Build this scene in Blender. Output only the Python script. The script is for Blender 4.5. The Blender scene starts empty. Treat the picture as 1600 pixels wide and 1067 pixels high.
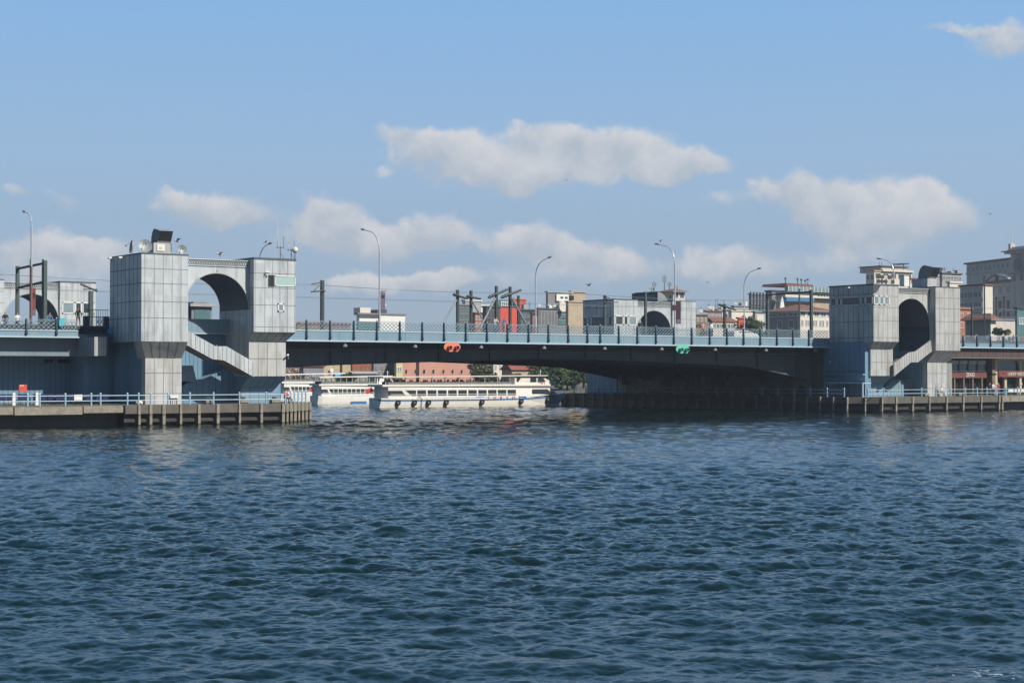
import bpy, math, random
import numpy as np
from math import sin, cos, tan, atan, atan2, asin, radians, pi, sqrt, exp
from mathutils import Vector, Matrix
random.seed(7); rng = np.random.default_rng(11)

# ------------------------------------------------------------------ camera
F_PX = 2720.7; TH = radians(34.908); HZ = 585.2
CX, CY, CZ = -97.3, -163.42, 4.645
PH = atan((HZ - 533.5) / F_PX)
scene = bpy.context.scene
root_col = scene.collection
cd = bpy.data.cameras.new('camera'); cam = bpy.data.objects.new('camera', cd); root_col.objects.link(cam)
cam.location = (CX, CY, CZ); cam.rotation_euler = (pi/2 + PH, 0, -TH)
cd.sensor_width = 36; cd.lens = F_PX/1600*36; cd.clip_start = 0.5; cd.clip_end = 20000
scene.camera = cam

def ray(px, py):
    a = (px-800)/F_PX; b = -(py-533.5)/F_PX
    fw = cos(PH)-b*sin(PH); up = sin(PH)+b*cos(PH)
    return Vector((a*cos(TH)+fw*sin(TH), -a*sin(TH)+fw*cos(TH), up))
def PY(px, py, y):
    d = ray(px, py); t = (y-CY)/d.y; return Vector((CX+t*d.x, y, CZ+t*d.z))
def PX(px, py, x):
    d = ray(px, py); t = (x-CX)/d.x; return Vector((x, CY+t*d.y, CZ+t*d.z))
def PZ(px, py, z):
    d = ray(px, py); t = (z-CZ)/d.z; return Vector((CX+t*d.x, CY+t*d.y, z))
def PD(px, py, dist):
    d = ray(px, py); k = d.x*sin(TH)+d.y*cos(TH); t = dist/k; return Vector((CX+t*d.x, CY+t*d.y, CZ+t*d.z))
def yof(px, dist):           # world y of the point at depth dist under pixel column px
    return PD(px, HZ, dist).y

# ------------------------------------------------------------------ sun, sky
SUN_EL = radians(42); SUN_AZ = radians(158)       # azimuth clockwise from +Y
sl = bpy.data.lights.new('sun', 'SUN'); sun = bpy.data.objects.new('sun', sl); root_col.objects.link(sun)
sl.energy = 4.8; sl.angle = radians(0.6); sl.color = (1.0, 0.93, 0.82)
sdir = Vector((sin(SUN_AZ)*cos(SUN_EL), cos(SUN_AZ)*cos(SUN_EL), sin(SUN_EL)))
sun.rotation_euler = sdir.to_track_quat('Z', 'Y').to_euler(); sun.location = (0, -60, 80)

world = bpy.data.worlds.new('World'); scene.world = world; world.use_nodes = True
NT = world.node_tree; NT.nodes.clear()
def nd(t, **k):
    n = NT.nodes.new(t)
    for a, b in k.items(): setattr(n, a, b)
    return n
def mth(op, a, b=None, clamp=False):
    n = nd('ShaderNodeMath', operation=op); n.use_clamp = clamp
    for i, v in enumerate((a, b)):
        if v is None: continue
        if isinstance(v, (int, float)): n.inputs[i].default_value = v
        else: NT.links.new(v, n.inputs[i])
    return n.outputs[0]
def vmt(op, a, b=None):
    n = nd('ShaderNodeVectorMath', operation=op)
    for i, v in enumerate((a, b)):
        if v is None: continue
        if isinstance(v, (tuple, list)): n.inputs[i].default_value = v
        else: NT.links.new(v, n.inputs[i])
    return n
out = nd('ShaderNodeOutputWorld'); bg = nd('ShaderNodeBackground')
sky = nd('ShaderNodeTexSky'); sky.sky_type = 'NISHITA'; sky.sun_disc = False
sky.sun_elevation = SUN_EL; sky.sun_rotation = SUN_AZ
sky.air_density = 1.0; sky.dust_density = 1.2; sky.ozone_density = 2.2; sky.altitude = 0
SKY_STRENGTH = 0.125
bg.inputs['Strength'].default_value = SKY_STRENGTH
tc = nd('ShaderNodeTexCoord')
sep = nd('ShaderNodeSeparateXYZ'); NT.links.new(tc.outputs['Generated'], sep.inputs[0])
az = mth('ARCTAN2', sep.outputs['X'], sep.outputs['Y']); el = mth('ARCSINE', sep.outputs['Z'])
comb = nd('ShaderNodeCombineXYZ'); NT.links.new(az, comb.inputs[0]); NT.links.new(el, comb.inputs[1])
def noise(vec, scale, detail, rough):
    n = nd('ShaderNodeTexNoise'); n.inputs['Scale'].default_value = scale
    n.inputs['Detail'].default_value = detail; n.inputs['Roughness'].default_value = rough
    NT.links.new(vec, n.inputs['Vector']); return n
warp = noise(tc.outputs['Generated'], 24, 8, .62)
w0 = vmt('SUBTRACT', warp.outputs['Color'], (.5, .5, .5)); w1 = vmt('MULTIPLY', w0.outputs[0], (.050, .034, 0))
pos = vmt('ADD', comb.outputs[0], w1.outputs[0])
CLOUDS = [ # centre and radii in the picture's pixels, strength: used as directions in the sky
 (610,215,45,18,.55),(700,240,110,34,.95),(770,272,110,36,.75),(860,222,75,32,1.0),(960,232,95,38,1.1),(1050,258,85,28,.95),(880,268,150,28,.7),(1110,262,40,16,.4),
 (1250,302,72,40,1.0),(1350,318,120,44,1.1),(1430,335,95,44,1.0),(1390,355,130,34,.7),
 (1565,55,58,38,.8),(1500,46,55,9,.55),(325,330,80,34,1.0),(380,345,50,20,.5),(510,342,66,42,1.05),(560,375,75,40,.75),(450,370,60,30,.4),
 (655,362,70,36,.95),(710,380,60,26,.6),(835,382,80,36,1.05),(920,402,85,32,.9),(990,410,60,24,.6),(600,448,110,24,.8),(690,448,60,20,.6),
 (85,392,75,32,.9),(160,395,75,28,.6),(30,400,50,40,.7),(100,440,130,32,.5),(1110,418,70,32,.65),(1190,430,70,26,.5),(18,300,20,14,.55),(85,322,30,16,.45),(310,170,60,18,.2),
 (1130,318,45,18,.4),(600,275,26,12,.4),(800,440,200,26,.45),(1300,400,200,26,.4),(330,420,170,30,.25)]
tot = None; sh = None
for px, py, rx, ry, s in CLOUDS:
    d = ray(px, py).normalized(); a0 = atan2(d.x, d.y); e0 = asin(d.z)
    v = vmt('SUBTRACT', pos.outputs[0], (a0, e0, 0))
    v = vmt('MULTIPLY', v.outputs[0], (F_PX/rx/1.35, F_PX/ry/1.35, 0))
    q = vmt('DOT_PRODUCT', v.outputs[0], v.outputs[0]).outputs['Value']
    m = mth('MAXIMUM', mth('SUBTRACT', 1.0, q), 0.0); m = mth('MULTIPLY', mth('MULTIPLY', m, m), s)
    sy = nd('ShaderNodeSeparateXYZ'); NT.links.new(v.outputs[0], sy.inputs[0])
    h = mth('MULTIPLY', m, mth('ADD', sy.outputs['Y'], mth('MULTIPLY', sy.outputs['X'], .15)))
    tot = m if tot is None else mth('ADD', tot, m); sh = h if sh is None else mth('ADD', sh, h)
# loose scattered clouds in the rest of the sky (behind and beside the view)
rest = noise(tc.outputs['Generated'], 5.5, 6, .6)
off = mth('MULTIPLY', mth('GREATER_THAN', mth('ABSOLUTE', mth('SUBTRACT', az, TH)), .36), 1.0)
rr = mth('MULTIPLY', mth('MULTIPLY', mth('SUBTRACT', rest.outputs['Fac'], .56), 3.0, True), off); rr = mth('MULTIPLY', rr, .6)
fine = noise(tc.outputs['Generated'], 48, 7, .62)
dens = mth('ADD', mth('MULTIPLY', tot, 1.15), rr)
dens = mth('MULTIPLY', dens, mth('ADD', .05, mth('MULTIPLY', fine.outputs['Fac'], 1.9)))
mr = nd('ShaderNodeMapRange'); mr.interpolation_type = 'SMOOTHSTEP'
mr.inputs['From Min'].default_value = .12; mr.inputs['From Max'].default_value = .80; mr.inputs['To Max'].default_value = .90
NT.links.new(dens, mr.inputs['Value'])
shade = mth('ADD', .42, mth('MULTIPLY', mth('DIVIDE', sh, mth('ADD', tot, .05)), 1.0))
shade = mth('ADD', shade, mth('MULTIPLY', mth('SUBTRACT', fine.outputs['Fac'], .5), 2.0), True)
ccol = nd('ShaderNodeMix', data_type='RGBA')
K = 1/SKY_STRENGTH/1.075
ccol.inputs['A'].default_value = (.45*K, .505*K, .575*K, 1); ccol.inputs['B'].default_value = (.70*K, .695*K, .70*K, 1)
NT.links.new(shade, ccol.inputs['Factor'])
# the clear sky itself: tint the physical sky towards the hazy summer blue
hs = nd('ShaderNodeMix', data_type='RGBA'); hs.blend_type = 'MULTIPLY'; hs.inputs['Factor'].default_value = 1.0
NT.links.new(sky.outputs[0], hs.inputs['A']); hs.inputs['B'].default_value = (1.0, 1.0, 1.0, 1)
SKYTINT = hs.inputs['B']
low = nd('ShaderNodeMapRange'); low.inputs['From Min'].default_value = 0.0; low.inputs['From Max'].default_value = .24
low.inputs['To Min'].default_value = .97; low.inputs['To Max'].default_value = .90
NT.links.new(el, low.inputs['Value']); sky.sun_intensity = 0.3
hz = nd('ShaderNodeMix', data_type='RGBA'); NT.links.new(low.outputs[0], hz.inputs['Factor'])
NT.links.new(hs.outputs['Result'], hz.inputs['A'])
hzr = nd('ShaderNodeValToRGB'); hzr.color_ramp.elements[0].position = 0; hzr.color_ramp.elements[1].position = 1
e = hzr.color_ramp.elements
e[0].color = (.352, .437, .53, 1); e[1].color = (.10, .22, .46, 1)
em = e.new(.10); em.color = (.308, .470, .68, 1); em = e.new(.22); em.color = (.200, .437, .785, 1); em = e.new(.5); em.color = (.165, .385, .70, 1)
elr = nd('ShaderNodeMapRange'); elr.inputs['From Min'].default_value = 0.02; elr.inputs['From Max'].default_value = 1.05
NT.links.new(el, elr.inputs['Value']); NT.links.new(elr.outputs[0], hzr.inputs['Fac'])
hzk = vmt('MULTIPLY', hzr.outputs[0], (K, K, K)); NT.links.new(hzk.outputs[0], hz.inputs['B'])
# sky out of view is dimmed, to deepen the shade on side faces
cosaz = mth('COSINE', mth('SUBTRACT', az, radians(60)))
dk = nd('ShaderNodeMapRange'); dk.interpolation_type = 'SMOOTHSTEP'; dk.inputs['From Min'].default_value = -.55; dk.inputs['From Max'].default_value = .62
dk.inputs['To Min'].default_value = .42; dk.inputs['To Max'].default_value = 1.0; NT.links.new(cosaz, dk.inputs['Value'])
fin = nd('ShaderNodeMix', data_type='RGBA'); NT.links.new(mr.outputs[0], fin.inputs['Factor'])
NT.links.new(hz.outputs['Result'], fin.inputs['A']); NT.links.new(ccol.outputs['Result'], fin.inputs['B'])
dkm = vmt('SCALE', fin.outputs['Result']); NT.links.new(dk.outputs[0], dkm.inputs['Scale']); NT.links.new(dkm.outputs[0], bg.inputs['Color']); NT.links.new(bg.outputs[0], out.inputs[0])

scene.render.engine = 'CYCLES'
scene.view_settings.view_transform = 'Standard'; scene.view_settings.look = 'None'
scene.view_settings.exposure = 0.165; scene.view_settings.gamma = 1.0

# ------------------------------------------------------------------ materials
MATS = {}
def mat(name, col, rough=.6, metal=0.0, var=.12, scale=1.5, grime=0.0, grime_col=None, streak=False, bump=0.0, spec=.5, cell=0.0, emit=None):
    m = bpy.data.materials.new(name); m.use_nodes = True; nt = m.node_tree
    b = nt.nodes['Principled BSDF']; b.inputs['Roughness'].default_value = rough; b.inputs['Metallic'].default_value = metal
    b.inputs['Specular IOR Level'].default_value = spec
    t = nt.nodes.new('ShaderNodeTexCoord'); mp = nt.nodes.new('ShaderNodeMapping'); nt.links.new(t.outputs['Object'], mp.inputs[0])
    if streak: mp.inputs['Scale'].default_value = (1.6, 1.6, .22)
    n = nt.nodes.new('ShaderNodeTexNoise'); n.inputs['Scale'].default_value = scale; n.inputs['Detail'].default_value = 6; n.inputs['Roughness'].default_value = .65
    nt.links.new(mp.outputs[0], n.inputs['Vector'])
    r = nt.nodes.new('ShaderNodeMapRange'); r.inputs['From Min'].default_value = .25; r.inputs['From Max'].default_value = .75
    r.inputs['To Min'].default_value = 1-var; r.inputs['To Max'].default_value = 1+var
    nt.links.new(n.outputs['Fac'], r.inputs['Value'])
    mx = nt.nodes.new('ShaderNodeVectorMath'); mx.operation = 'SCALE'; mx.inputs[0].default_value = col
    nt.links.new(r.outputs[0], mx.inputs['Scale'])
    last = mx.outputs[0]
    if cell:
        sp = nt.nodes.new('ShaderNodeVectorMath'); sp.operation = 'SNAP'; sp.inputs[1].default_value = (cell, cell, cell*1.45)
        nt.links.new(t.outputs['Object'], sp.inputs[0])
        wn = nt.nodes.new('ShaderNodeTexWhiteNoise'); nt.links.new(sp.outputs[0], wn.inputs['Vector'])
        r3 = nt.nodes.new('ShaderNodeMapRange'); r3.inputs['To Min'].default_value = .9; r3.inputs['To Max'].default_value = 1.08
        nt.links.new(wn.outputs['Value'], r3.inputs['Value'])
        m3 = nt.nodes.new('ShaderNodeVectorMath'); m3.operation = 'SCALE'; nt.links.new(last, m3.inputs[0]); nt.links.new(r3.outputs[0], m3.inputs['Scale'])
        last = m3.outputs[0]
    if grime:
        n2 = nt.nodes.new('ShaderNodeTexNoise'); n2.inputs['Scale'].default_value = scale*.6; n2.inputs['Detail'].default_value = 8; n2.inputs['Roughness'].default_value = .7
        mp2 = nt.nodes.new('ShaderNodeMapping'); mp2.inputs['Location'].default_value = (7, 3, 1)
        mp2.inputs['Scale'].default_value = (2.2, 2.2, .3) if streak else (1, 1, 1)
        nt.links.new(t.outputs['Object'], mp2.inputs[0]); nt.links.new(mp2.outputs[0], n2.inputs['Vector'])
        r2 = nt.nodes.new('ShaderNodeMapRange'); r2.inputs['From Min'].default_value = .48; r2.inputs['From Max'].default_value = .72; r2.inputs['To Max'].default_value = grime
        nt.links.new(n2.outputs['Fac'], r2.inputs['Value'])
        g = nt.nodes.new('ShaderNodeMix'); g.data_type = 'RGBA'; nt.links.new(r2.outputs[0], g.inputs['Factor']); nt.links.new(last, g.inputs['A'])
        gc = grime_col or tuple(c*.35 for c in col); g.inputs['B'].default_value = (*gc, 1); last = g.outputs['Result']
    nt.links.new(last, b.inputs['Base Color'])
    if bump:
        bp = nt.nodes.new('ShaderNodeBump'); bp.inputs['Strength'].default_value = bump; bp.inputs['Distance'].default_value = .05
        nt.links.new(n.outputs['Fac'], bp.inputs['Height']); nt.links.new(bp.outputs[0], b.inputs['Normal'])
    if emit: b.inputs['Emission Color'].default_value = (*emit, 1); b.inputs['Emission Strength'].default_value = 1.0
    MATS[name] = m; return m
mat('panel', (.51, .55, .57), .45, .12, .11, .9, .8, (.22, .22, .22), True, 0, .5, 1.15)
mat('panel_warm', (.48, .485, .475), .5, .1, .12, .9, .85, (.25, .23, .20), True, 0, .5, 1.15)
mat('seam', (.22, .22, .22), .8, 0, .2)
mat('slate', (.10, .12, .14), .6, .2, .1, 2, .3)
mat('blue_wall', (.15, .27, .38), .55, 0, .12, .8, .4, (.10, .17, .24), True)
mat('blue_seam', (.05, .11, .18), .7, 0, .1)
mat('fascia', (.19, .30, .38), .45, 0, .06, 1.2, .5, (.33, .33, .31), True)
mat('fascia_edge', (.42, .55, .62), .45, 0, .05)
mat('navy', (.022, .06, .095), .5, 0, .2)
mat('rail_blue', (.30, .47, .60), .45, 0, .08)
mat('lattice', (.23, .32, .38), .5, 0, .1, 3)
mat('girder', (.115, .125, .13), .7, 0, .25, .6, .4, (.05, .05, .05), True)
mat('approach_girder', (.20, .25, .29), .6, 0, .12, .6, .4, (.12, .14, .16), True)
mat('red_banner', (.20,.05,.05), .8); mat('maroon_panel', (.085, .055, .05), .7, 0, .15, 1)
mat('concrete', (.13, .12, .105), .9, 0, .25, 1.4, .7, (.10, .09, .075), False, .4)
mat('concrete_light', (.27, .25, .20), .9, 0, .25, 2.5, .7, (.15, .12, .09), False, .4)
mat('concrete_wall', (.27, .27, .255), .9, 0, .25, .35, .85, (.05, .05, .05), True, .3)
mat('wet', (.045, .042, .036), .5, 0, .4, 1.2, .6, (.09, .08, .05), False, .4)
mat('dark', (.012, .013, .015), .5)
mat('glass', (.045, .06, .07), .08, 0, .2, .6, 0, None, False, 0, .9)
mat('glass_pale', (.22, .30, .33), .12, 0, .25, .8, 0, None, False, 0, .9)
mat('mint', (.37, .51, .49), .4, 0, .08)
mat('white', (.74, .74, .71), .45, 0, .06, 1)
mat('white_boat', (.80, .79, .74), .35, 0, .05, 1.2, .25, (.50, .44, .34), True)
mat('lamp_metal', (.66, .66, .66), .4, .5, .06)
mat('steel_dark', (.055, .065, .065), .6, .3, .2)
mat('steel_green', (.07, .10, .09), .6, .2, .2)
mat('rust_steel', (.20, .13, .10), .7, .2, .3)
mat('galv', (.34, .36, .36), .45, .4, .15)
mat('dish', (.28, .30, .31), .5, .2, .15)
mat('red', (.60, .06, .045), .5, 0, .08)
mat('orange_sign', (.70, .23, .14), .5, 0, .06)
mat('green_sign', (.14, .55, .38), .5, 0, .06)
mat('teal_lens', (.02, .20, .17), .3)
mat('red_lens', (.25, .02, .03), .3)
mat('black_rubber', (.02, .02, .022), .85, 0, .2)
mat('tyre_hub', (.16, .15, .14), .8)
mat('blue_stripe', (.045, .17, .42), .4, 0, .05)
mat('letter_red', (.62, .07, .06), .5)
mat('letter_white', (.75, .72, .62), .5)
mat('cream', (.66, .62, .54), .7, 0, .06, 1)
mat('cream_frame', (.50, .44, .29), .6, 0, .1)
mat('sign_brown', (.16, .055, .045), .6, 0, .15)
mat('brick_red', (.34, .10, .06), .9, 0, .2, 3)
mat('brick_orange', (.36, .17, .10), .9, 0, .18, 3, .3)
mat('roof_tile', (.26, .085, .06), .85, 0, .25, 4, .3)
mat('roof_tile_dark', (.20, .085, .06), .85, 0, .25, 4, .3)
mat('salmon', (.52, .27, .21), .85, 0, .08, 1)
mat('pale_grey', (.36, .36, .36), .85, 0, .12, .8, .4)
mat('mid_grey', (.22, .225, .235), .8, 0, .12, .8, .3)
mat('dark_grey', (.07, .075, .085), .6, 0, .15, 1)
mat('stone_grey', (.55, .50, .46), .9, 0, .12, .5, .4, (.20, .18, .17), True)
mat('tan_wall', (.46, .37, .26), .9, 0, .1, .8, .3)
mat('brown_wall', (.22, .16, .12), .9, 0, .25, .8, .5)
mat('yellow_wall', (.55, .52, .30), .85, 0, .1)
mat('teal_glass', (.10, .19, .20), .2, 0, .2, .5)
mat('bright_red', (.58, .085, .055), .7, 0, .08, 1)
mat('sky_blue_awning', (.06, .20, .38), .6)
mat('violet_roof', (.14, .12, .19), .8)
mat('soffit_brown', (.20, .16, .14), .8, 0, .15)
mat('bark', (.10, .075, .05), .95, 0, .25, 6)
mat('leaf_dark', (.045, .075, .028), .8, 0, .35, .7)
mat('leaf_mid', (.085, .12, .035), .8, 0, .35, .7)
mat('leaf_grey', (.11, .125, .07), .85, 0, .3, .7)
mat('skin', (.45, .26, .18), .6); mat('hair', (.03, .02, .018), .7)
for n_, c_ in dict(cloth_white=(.65,.65,.66), cloth_red=(.42,.05,.05), cloth_navy=(.03,.045,.10), cloth_grey=(.16,.16,.17), cloth_pink=(.60,.26,.27), cloth_black=(.018,.018,.02), cloth_blue=(.10,.22,.42)).items(): mat(n_, c_, .85)
mat('plastic_white', (.72, .72, .70), .5); mat('chair_blue', (.02, .03, .10), .6); mat('turquoise', (.08, .45, .55), .6)
mat('asphalt', (.055, .055, .055), .9, 0, .2); mat('paving', (.13, .125, .10), .9, 0, .15)
mat('sign_blue', (.05, .30, .60), .5)
mat('wire', (.20,.22,.24), .6); mat('banner_purple', (.045, .012, .025), .7)

# ------------------------------------------------------------------ mesh builder and object helpers
class MB:
    def __init__(s): s.v = []; s.f = []; s.m = []
    def face(s, pts, m):
        i = len(s.v); s.v += [tuple(p) for p in pts]; s.f.append(tuple(range(i, i+len(pts)))); s.m.append(m); return s
    def hexa(s, p, m):      # 8 corners: bottom 4 (ccw), top 4
        i = len(s.v); s.v += [tuple(q) for q in p]
        for q in ((0,3,2,1),(4,5,6,7),(0,1,5,4),(1,2,6,5),(2,3,7,6),(3,0,4,7)): s.f.append(tuple(i+k for k in q)); s.m.append(m)
        return s
    def box(s, a, b, m):
        x0,y0,z0 = [min(a[k],b[k]) for k in range(3)]; x1,y1,z1 = [max(a[k],b[k]) for k in range(3)]
        return s.hexa([(x0,y0,z0),(x1,y0,z0),(x1,y1,z0),(x0,y1,z0),(x0,y0,z1),(x1,y0,z1),(x1,y1,z1),(x0,y1,z1)], m)
    def prism(s, poly, off, m, m2=None):   # poly: 3-D points, extruded by vector off
        n = len(poly); i = len(s.v); off = Vector(off)
        s.v += [tuple(p) for p in poly] + [tuple(Vector(p)+off) for p in poly]
        s.f.append(tuple(range(i, i+n))); s.m.append(m); s.f.append(tuple(range(i+2*n-1, i+n-1, -1))); s.m.append(m)
        for k in range(n):
            j = (k+1) % n; s.f.append((i+k, i+j, i+n+j, i+n+k)); s.m.append(m2 or m)
        return s
    def tube(s, pts, r, m, seg=6, r2=None):
        pts = [Vector(p) for p in pts]; n = len(pts); i0 = len(s.v); up0 = Vector((0,0,1))
        for k, p in enumerate(pts):
            d = (pts[min(k+1,n-1)]-pts[max(k-1,0)]).normalized()
            u = d.cross(up0 if abs(d.z) < .95 else Vector((1,0,0))).normalized(); w = d.cross(u)
            rad = r if r2 is None else r+(r2-r)*k/(n-1)
            for q in range(seg):
                a = 2*pi*q/seg; s.v.append(tuple(p+u*rad*cos(a)+w*rad*sin(a)))
        for k in range(n-1):
            for q in range(seg):
                a = i0+k*seg+q; b = i0+k*seg+(q+1)%seg
                s.f.append((a, b, b+seg, a+seg)); s.m.append(m)
        s.f.append(tuple(i0+q for q in range(seg))[::-1]); s.m.append(m)
        s.f.append(tuple(i0+(n-1)*seg+q for q in range(seg))); s.m.append(m)
        return s
    def sphere(s, c, r, m, seg=10, rings=7, sc=(1,1,1)):
        i0 = len(s.v); c = Vector(c)
        for a in range(1, rings):
            for q in range(seg):
                t = pi*a/rings; p = 2*pi*q/seg
                s.v.append((c.x+r*sc[0]*sin(t)*cos(p), c.y+r*sc[1]*sin(t)*sin(p), c.z+r*sc[2]*cos(t)))
        top = len(s.v); s.v.append((c.x, c.y, c.z+r*sc[2])); bot = len(s.v); s.v.append((c.x, c.y, c.z-r*sc[2]))
        for a in range(rings-2):
            for q in range(seg):
                b = i0+a*seg+q; d = i0+a*seg+(q+1)%seg; s.f.append((b, b+seg, d+seg, d)); s.m.append(m)
        for q in range(seg):
            s.f.append((top, i0+q, i0+(q+1)%seg)); s.m.append(m)
            s.f.append((bot, i0+(rings-2)*seg+(q+1)%seg, i0+(rings-2)*seg+q)); s.m.append(m)
        return s
    def seams(s, quad, nu, nv, m='seam', w=.045, t=.012, us=None, vs=None):
        # thin raised joint strips on a planar quad a,b,c,d (a->b along u, a->d along v)
        a, b, c, d = [Vector(q) for q in quad]
        nrm = (b-a).cross(d-a).normalized()
        def P(u, v): return a*(1-u)*(1-v)+b*u*(1-v)+c*u*v+d*(1-u)*v
        us = us if us is not None else [k/nu for k in range(1, nu)]; vs = vs if vs is not None else [k/nv for k in range(1, nv)]
        lu = max((b-a).length, (c-d).length); lv = max((d-a).length, .01)
        for k, u in enumerate(us):
            h = w/2/lu; s.hexa([P(u-h,0)-nrm*t, P(u+h,0)-nrm*t, P(u+h,0)+nrm*t, P(u-h,0)+nrm*t, P(u-h,1)-nrm*t, P(u+h,1)-nrm*t, P(u+h,1)+nrm*t, P(u-h,1)+nrm*t], m)
        for v in vs:
            h = w/2/lv; t2 = t*1.6
            s.hexa([P(0,v-h)-nrm*t2, P(1,v-h)-nrm*t2, P(1,v-h)+nrm*t2, P(0,v-h)+nrm*t2, P(0,v+h)-nrm*t2, P(1,v+h)-nrm*t2, P(1,v+h)+nrm*t2, P(0,v+h)+nrm*t2], m)
        return s
    def mesh(s, name, smooth=False):
        me = bpy.data.meshes.new(name); me.from_pydata(s.v, [], s.f)
        keys = []; idx = []
        for k in s.m:
            if k not in keys: keys.append(k)
            idx.append(keys.index(k))
        for k in keys: me.materials.append(MATS[k])
        me.polygons.foreach_set('material_index', idx)
        if smooth: me.polygons.foreach_set('use_smooth', [True]*len(s.f))
        me.update(); return me
    def build(s, name, parent=None, origin=None, smooth=False):
        if origin is None:
            if parent is not None and parent.get('_base'): origin = tuple(parent['_base'])
            else:
                a = np.array(s.v); origin = (float(a[:,0].mean()), float(a[:,1].mean()), float(a[:,2].min()))
        o = Vector(origin); s.v = [(p[0]-o.x, p[1]-o.y, p[2]-o.z) for p in s.v]
        ob = bpy.data.objects.new(name, s.mesh(name, smooth)); root_col.objects.link(ob)
        if parent is not None:
            ob.parent = parent; b = wbase(parent); ob.location = (o.x-b.x, o.y-b.y, o.z-b.z)
        else: ob.location = o
        BASE[ob.name] = o
        return ob
BASE = {}
def wbase(o): return BASE.get(o.name, Vector((0,0,0)))
def tag(o, label=None, cat=None, group=None, kind=None):
    if label: o['label'] = label
    if cat: o['category'] = cat
    if group: o['group'] = group
    if kind: o['kind'] = kind
    return o
def thing(name, loc, label, cat, group=None):
    o = bpy.data.objects.new(name, None); root_col.objects.link(o); o.location = loc; o.empty_display_size = .3
    BASE[o.name] = Vector(loc); tag(o, label, cat, group); return o
def part(mb, name, parent, smooth=False): return mb.build(name, parent, wbase(parent), smooth)
def copy_tree(o, parent=None):
    c = o.copy(); root_col.objects.link(c)
    if parent is not None: c.parent = parent
    for ch in list(o.children): copy_tree(ch, c)
    return c
def text_mesh(body, size, m, depth=.02):
    cu = bpy.data.curves.new('lettering', 'FONT'); cu.body = body; cu.size = size; cu.extrude = depth
    cu.align_x = 'CENTER'; cu.align_y = 'CENTER'
    ob = bpy.data.objects.new('lettering', cu); root_col.objects.link(ob)
    bpy.context.view_layer.update()
    me = bpy.data.meshes.new_from_object(ob.evaluated_get(bpy.context.evaluated_depsgraph_get()))
    bpy.data.objects.remove(ob); me.materials.clear(); me.materials.append(MATS[m]); return me
def add_text(body, size, m, loc, parent, sx=1.0, name='lettering'):      # faces -Y
    me = text_mesh(body, size, m); ob = bpy.data.objects.new(name, me); root_col.objects.link(ob)
    b = wbase(parent); ob.parent = parent; ob.location = Vector(loc)-b; ob.rotation_euler = (pi/2, 0, 0); ob.scale = (sx, 1, 1)
    BASE[ob.name] = Vector(loc); return ob

# levels shared by the whole bridge
YF, YB, YT, YP = -6.42, 37.3, -13.93, -15.43
ZF0, ZF1, ZR, ZT, ZP = 8.07, 9.13, 10.16, 15.66, 1.89
XM = 21.3; UB0, UB1, UA1, UA0 = 39.7, 44.17, 50.9, 55.5

HAZE = .00022
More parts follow.
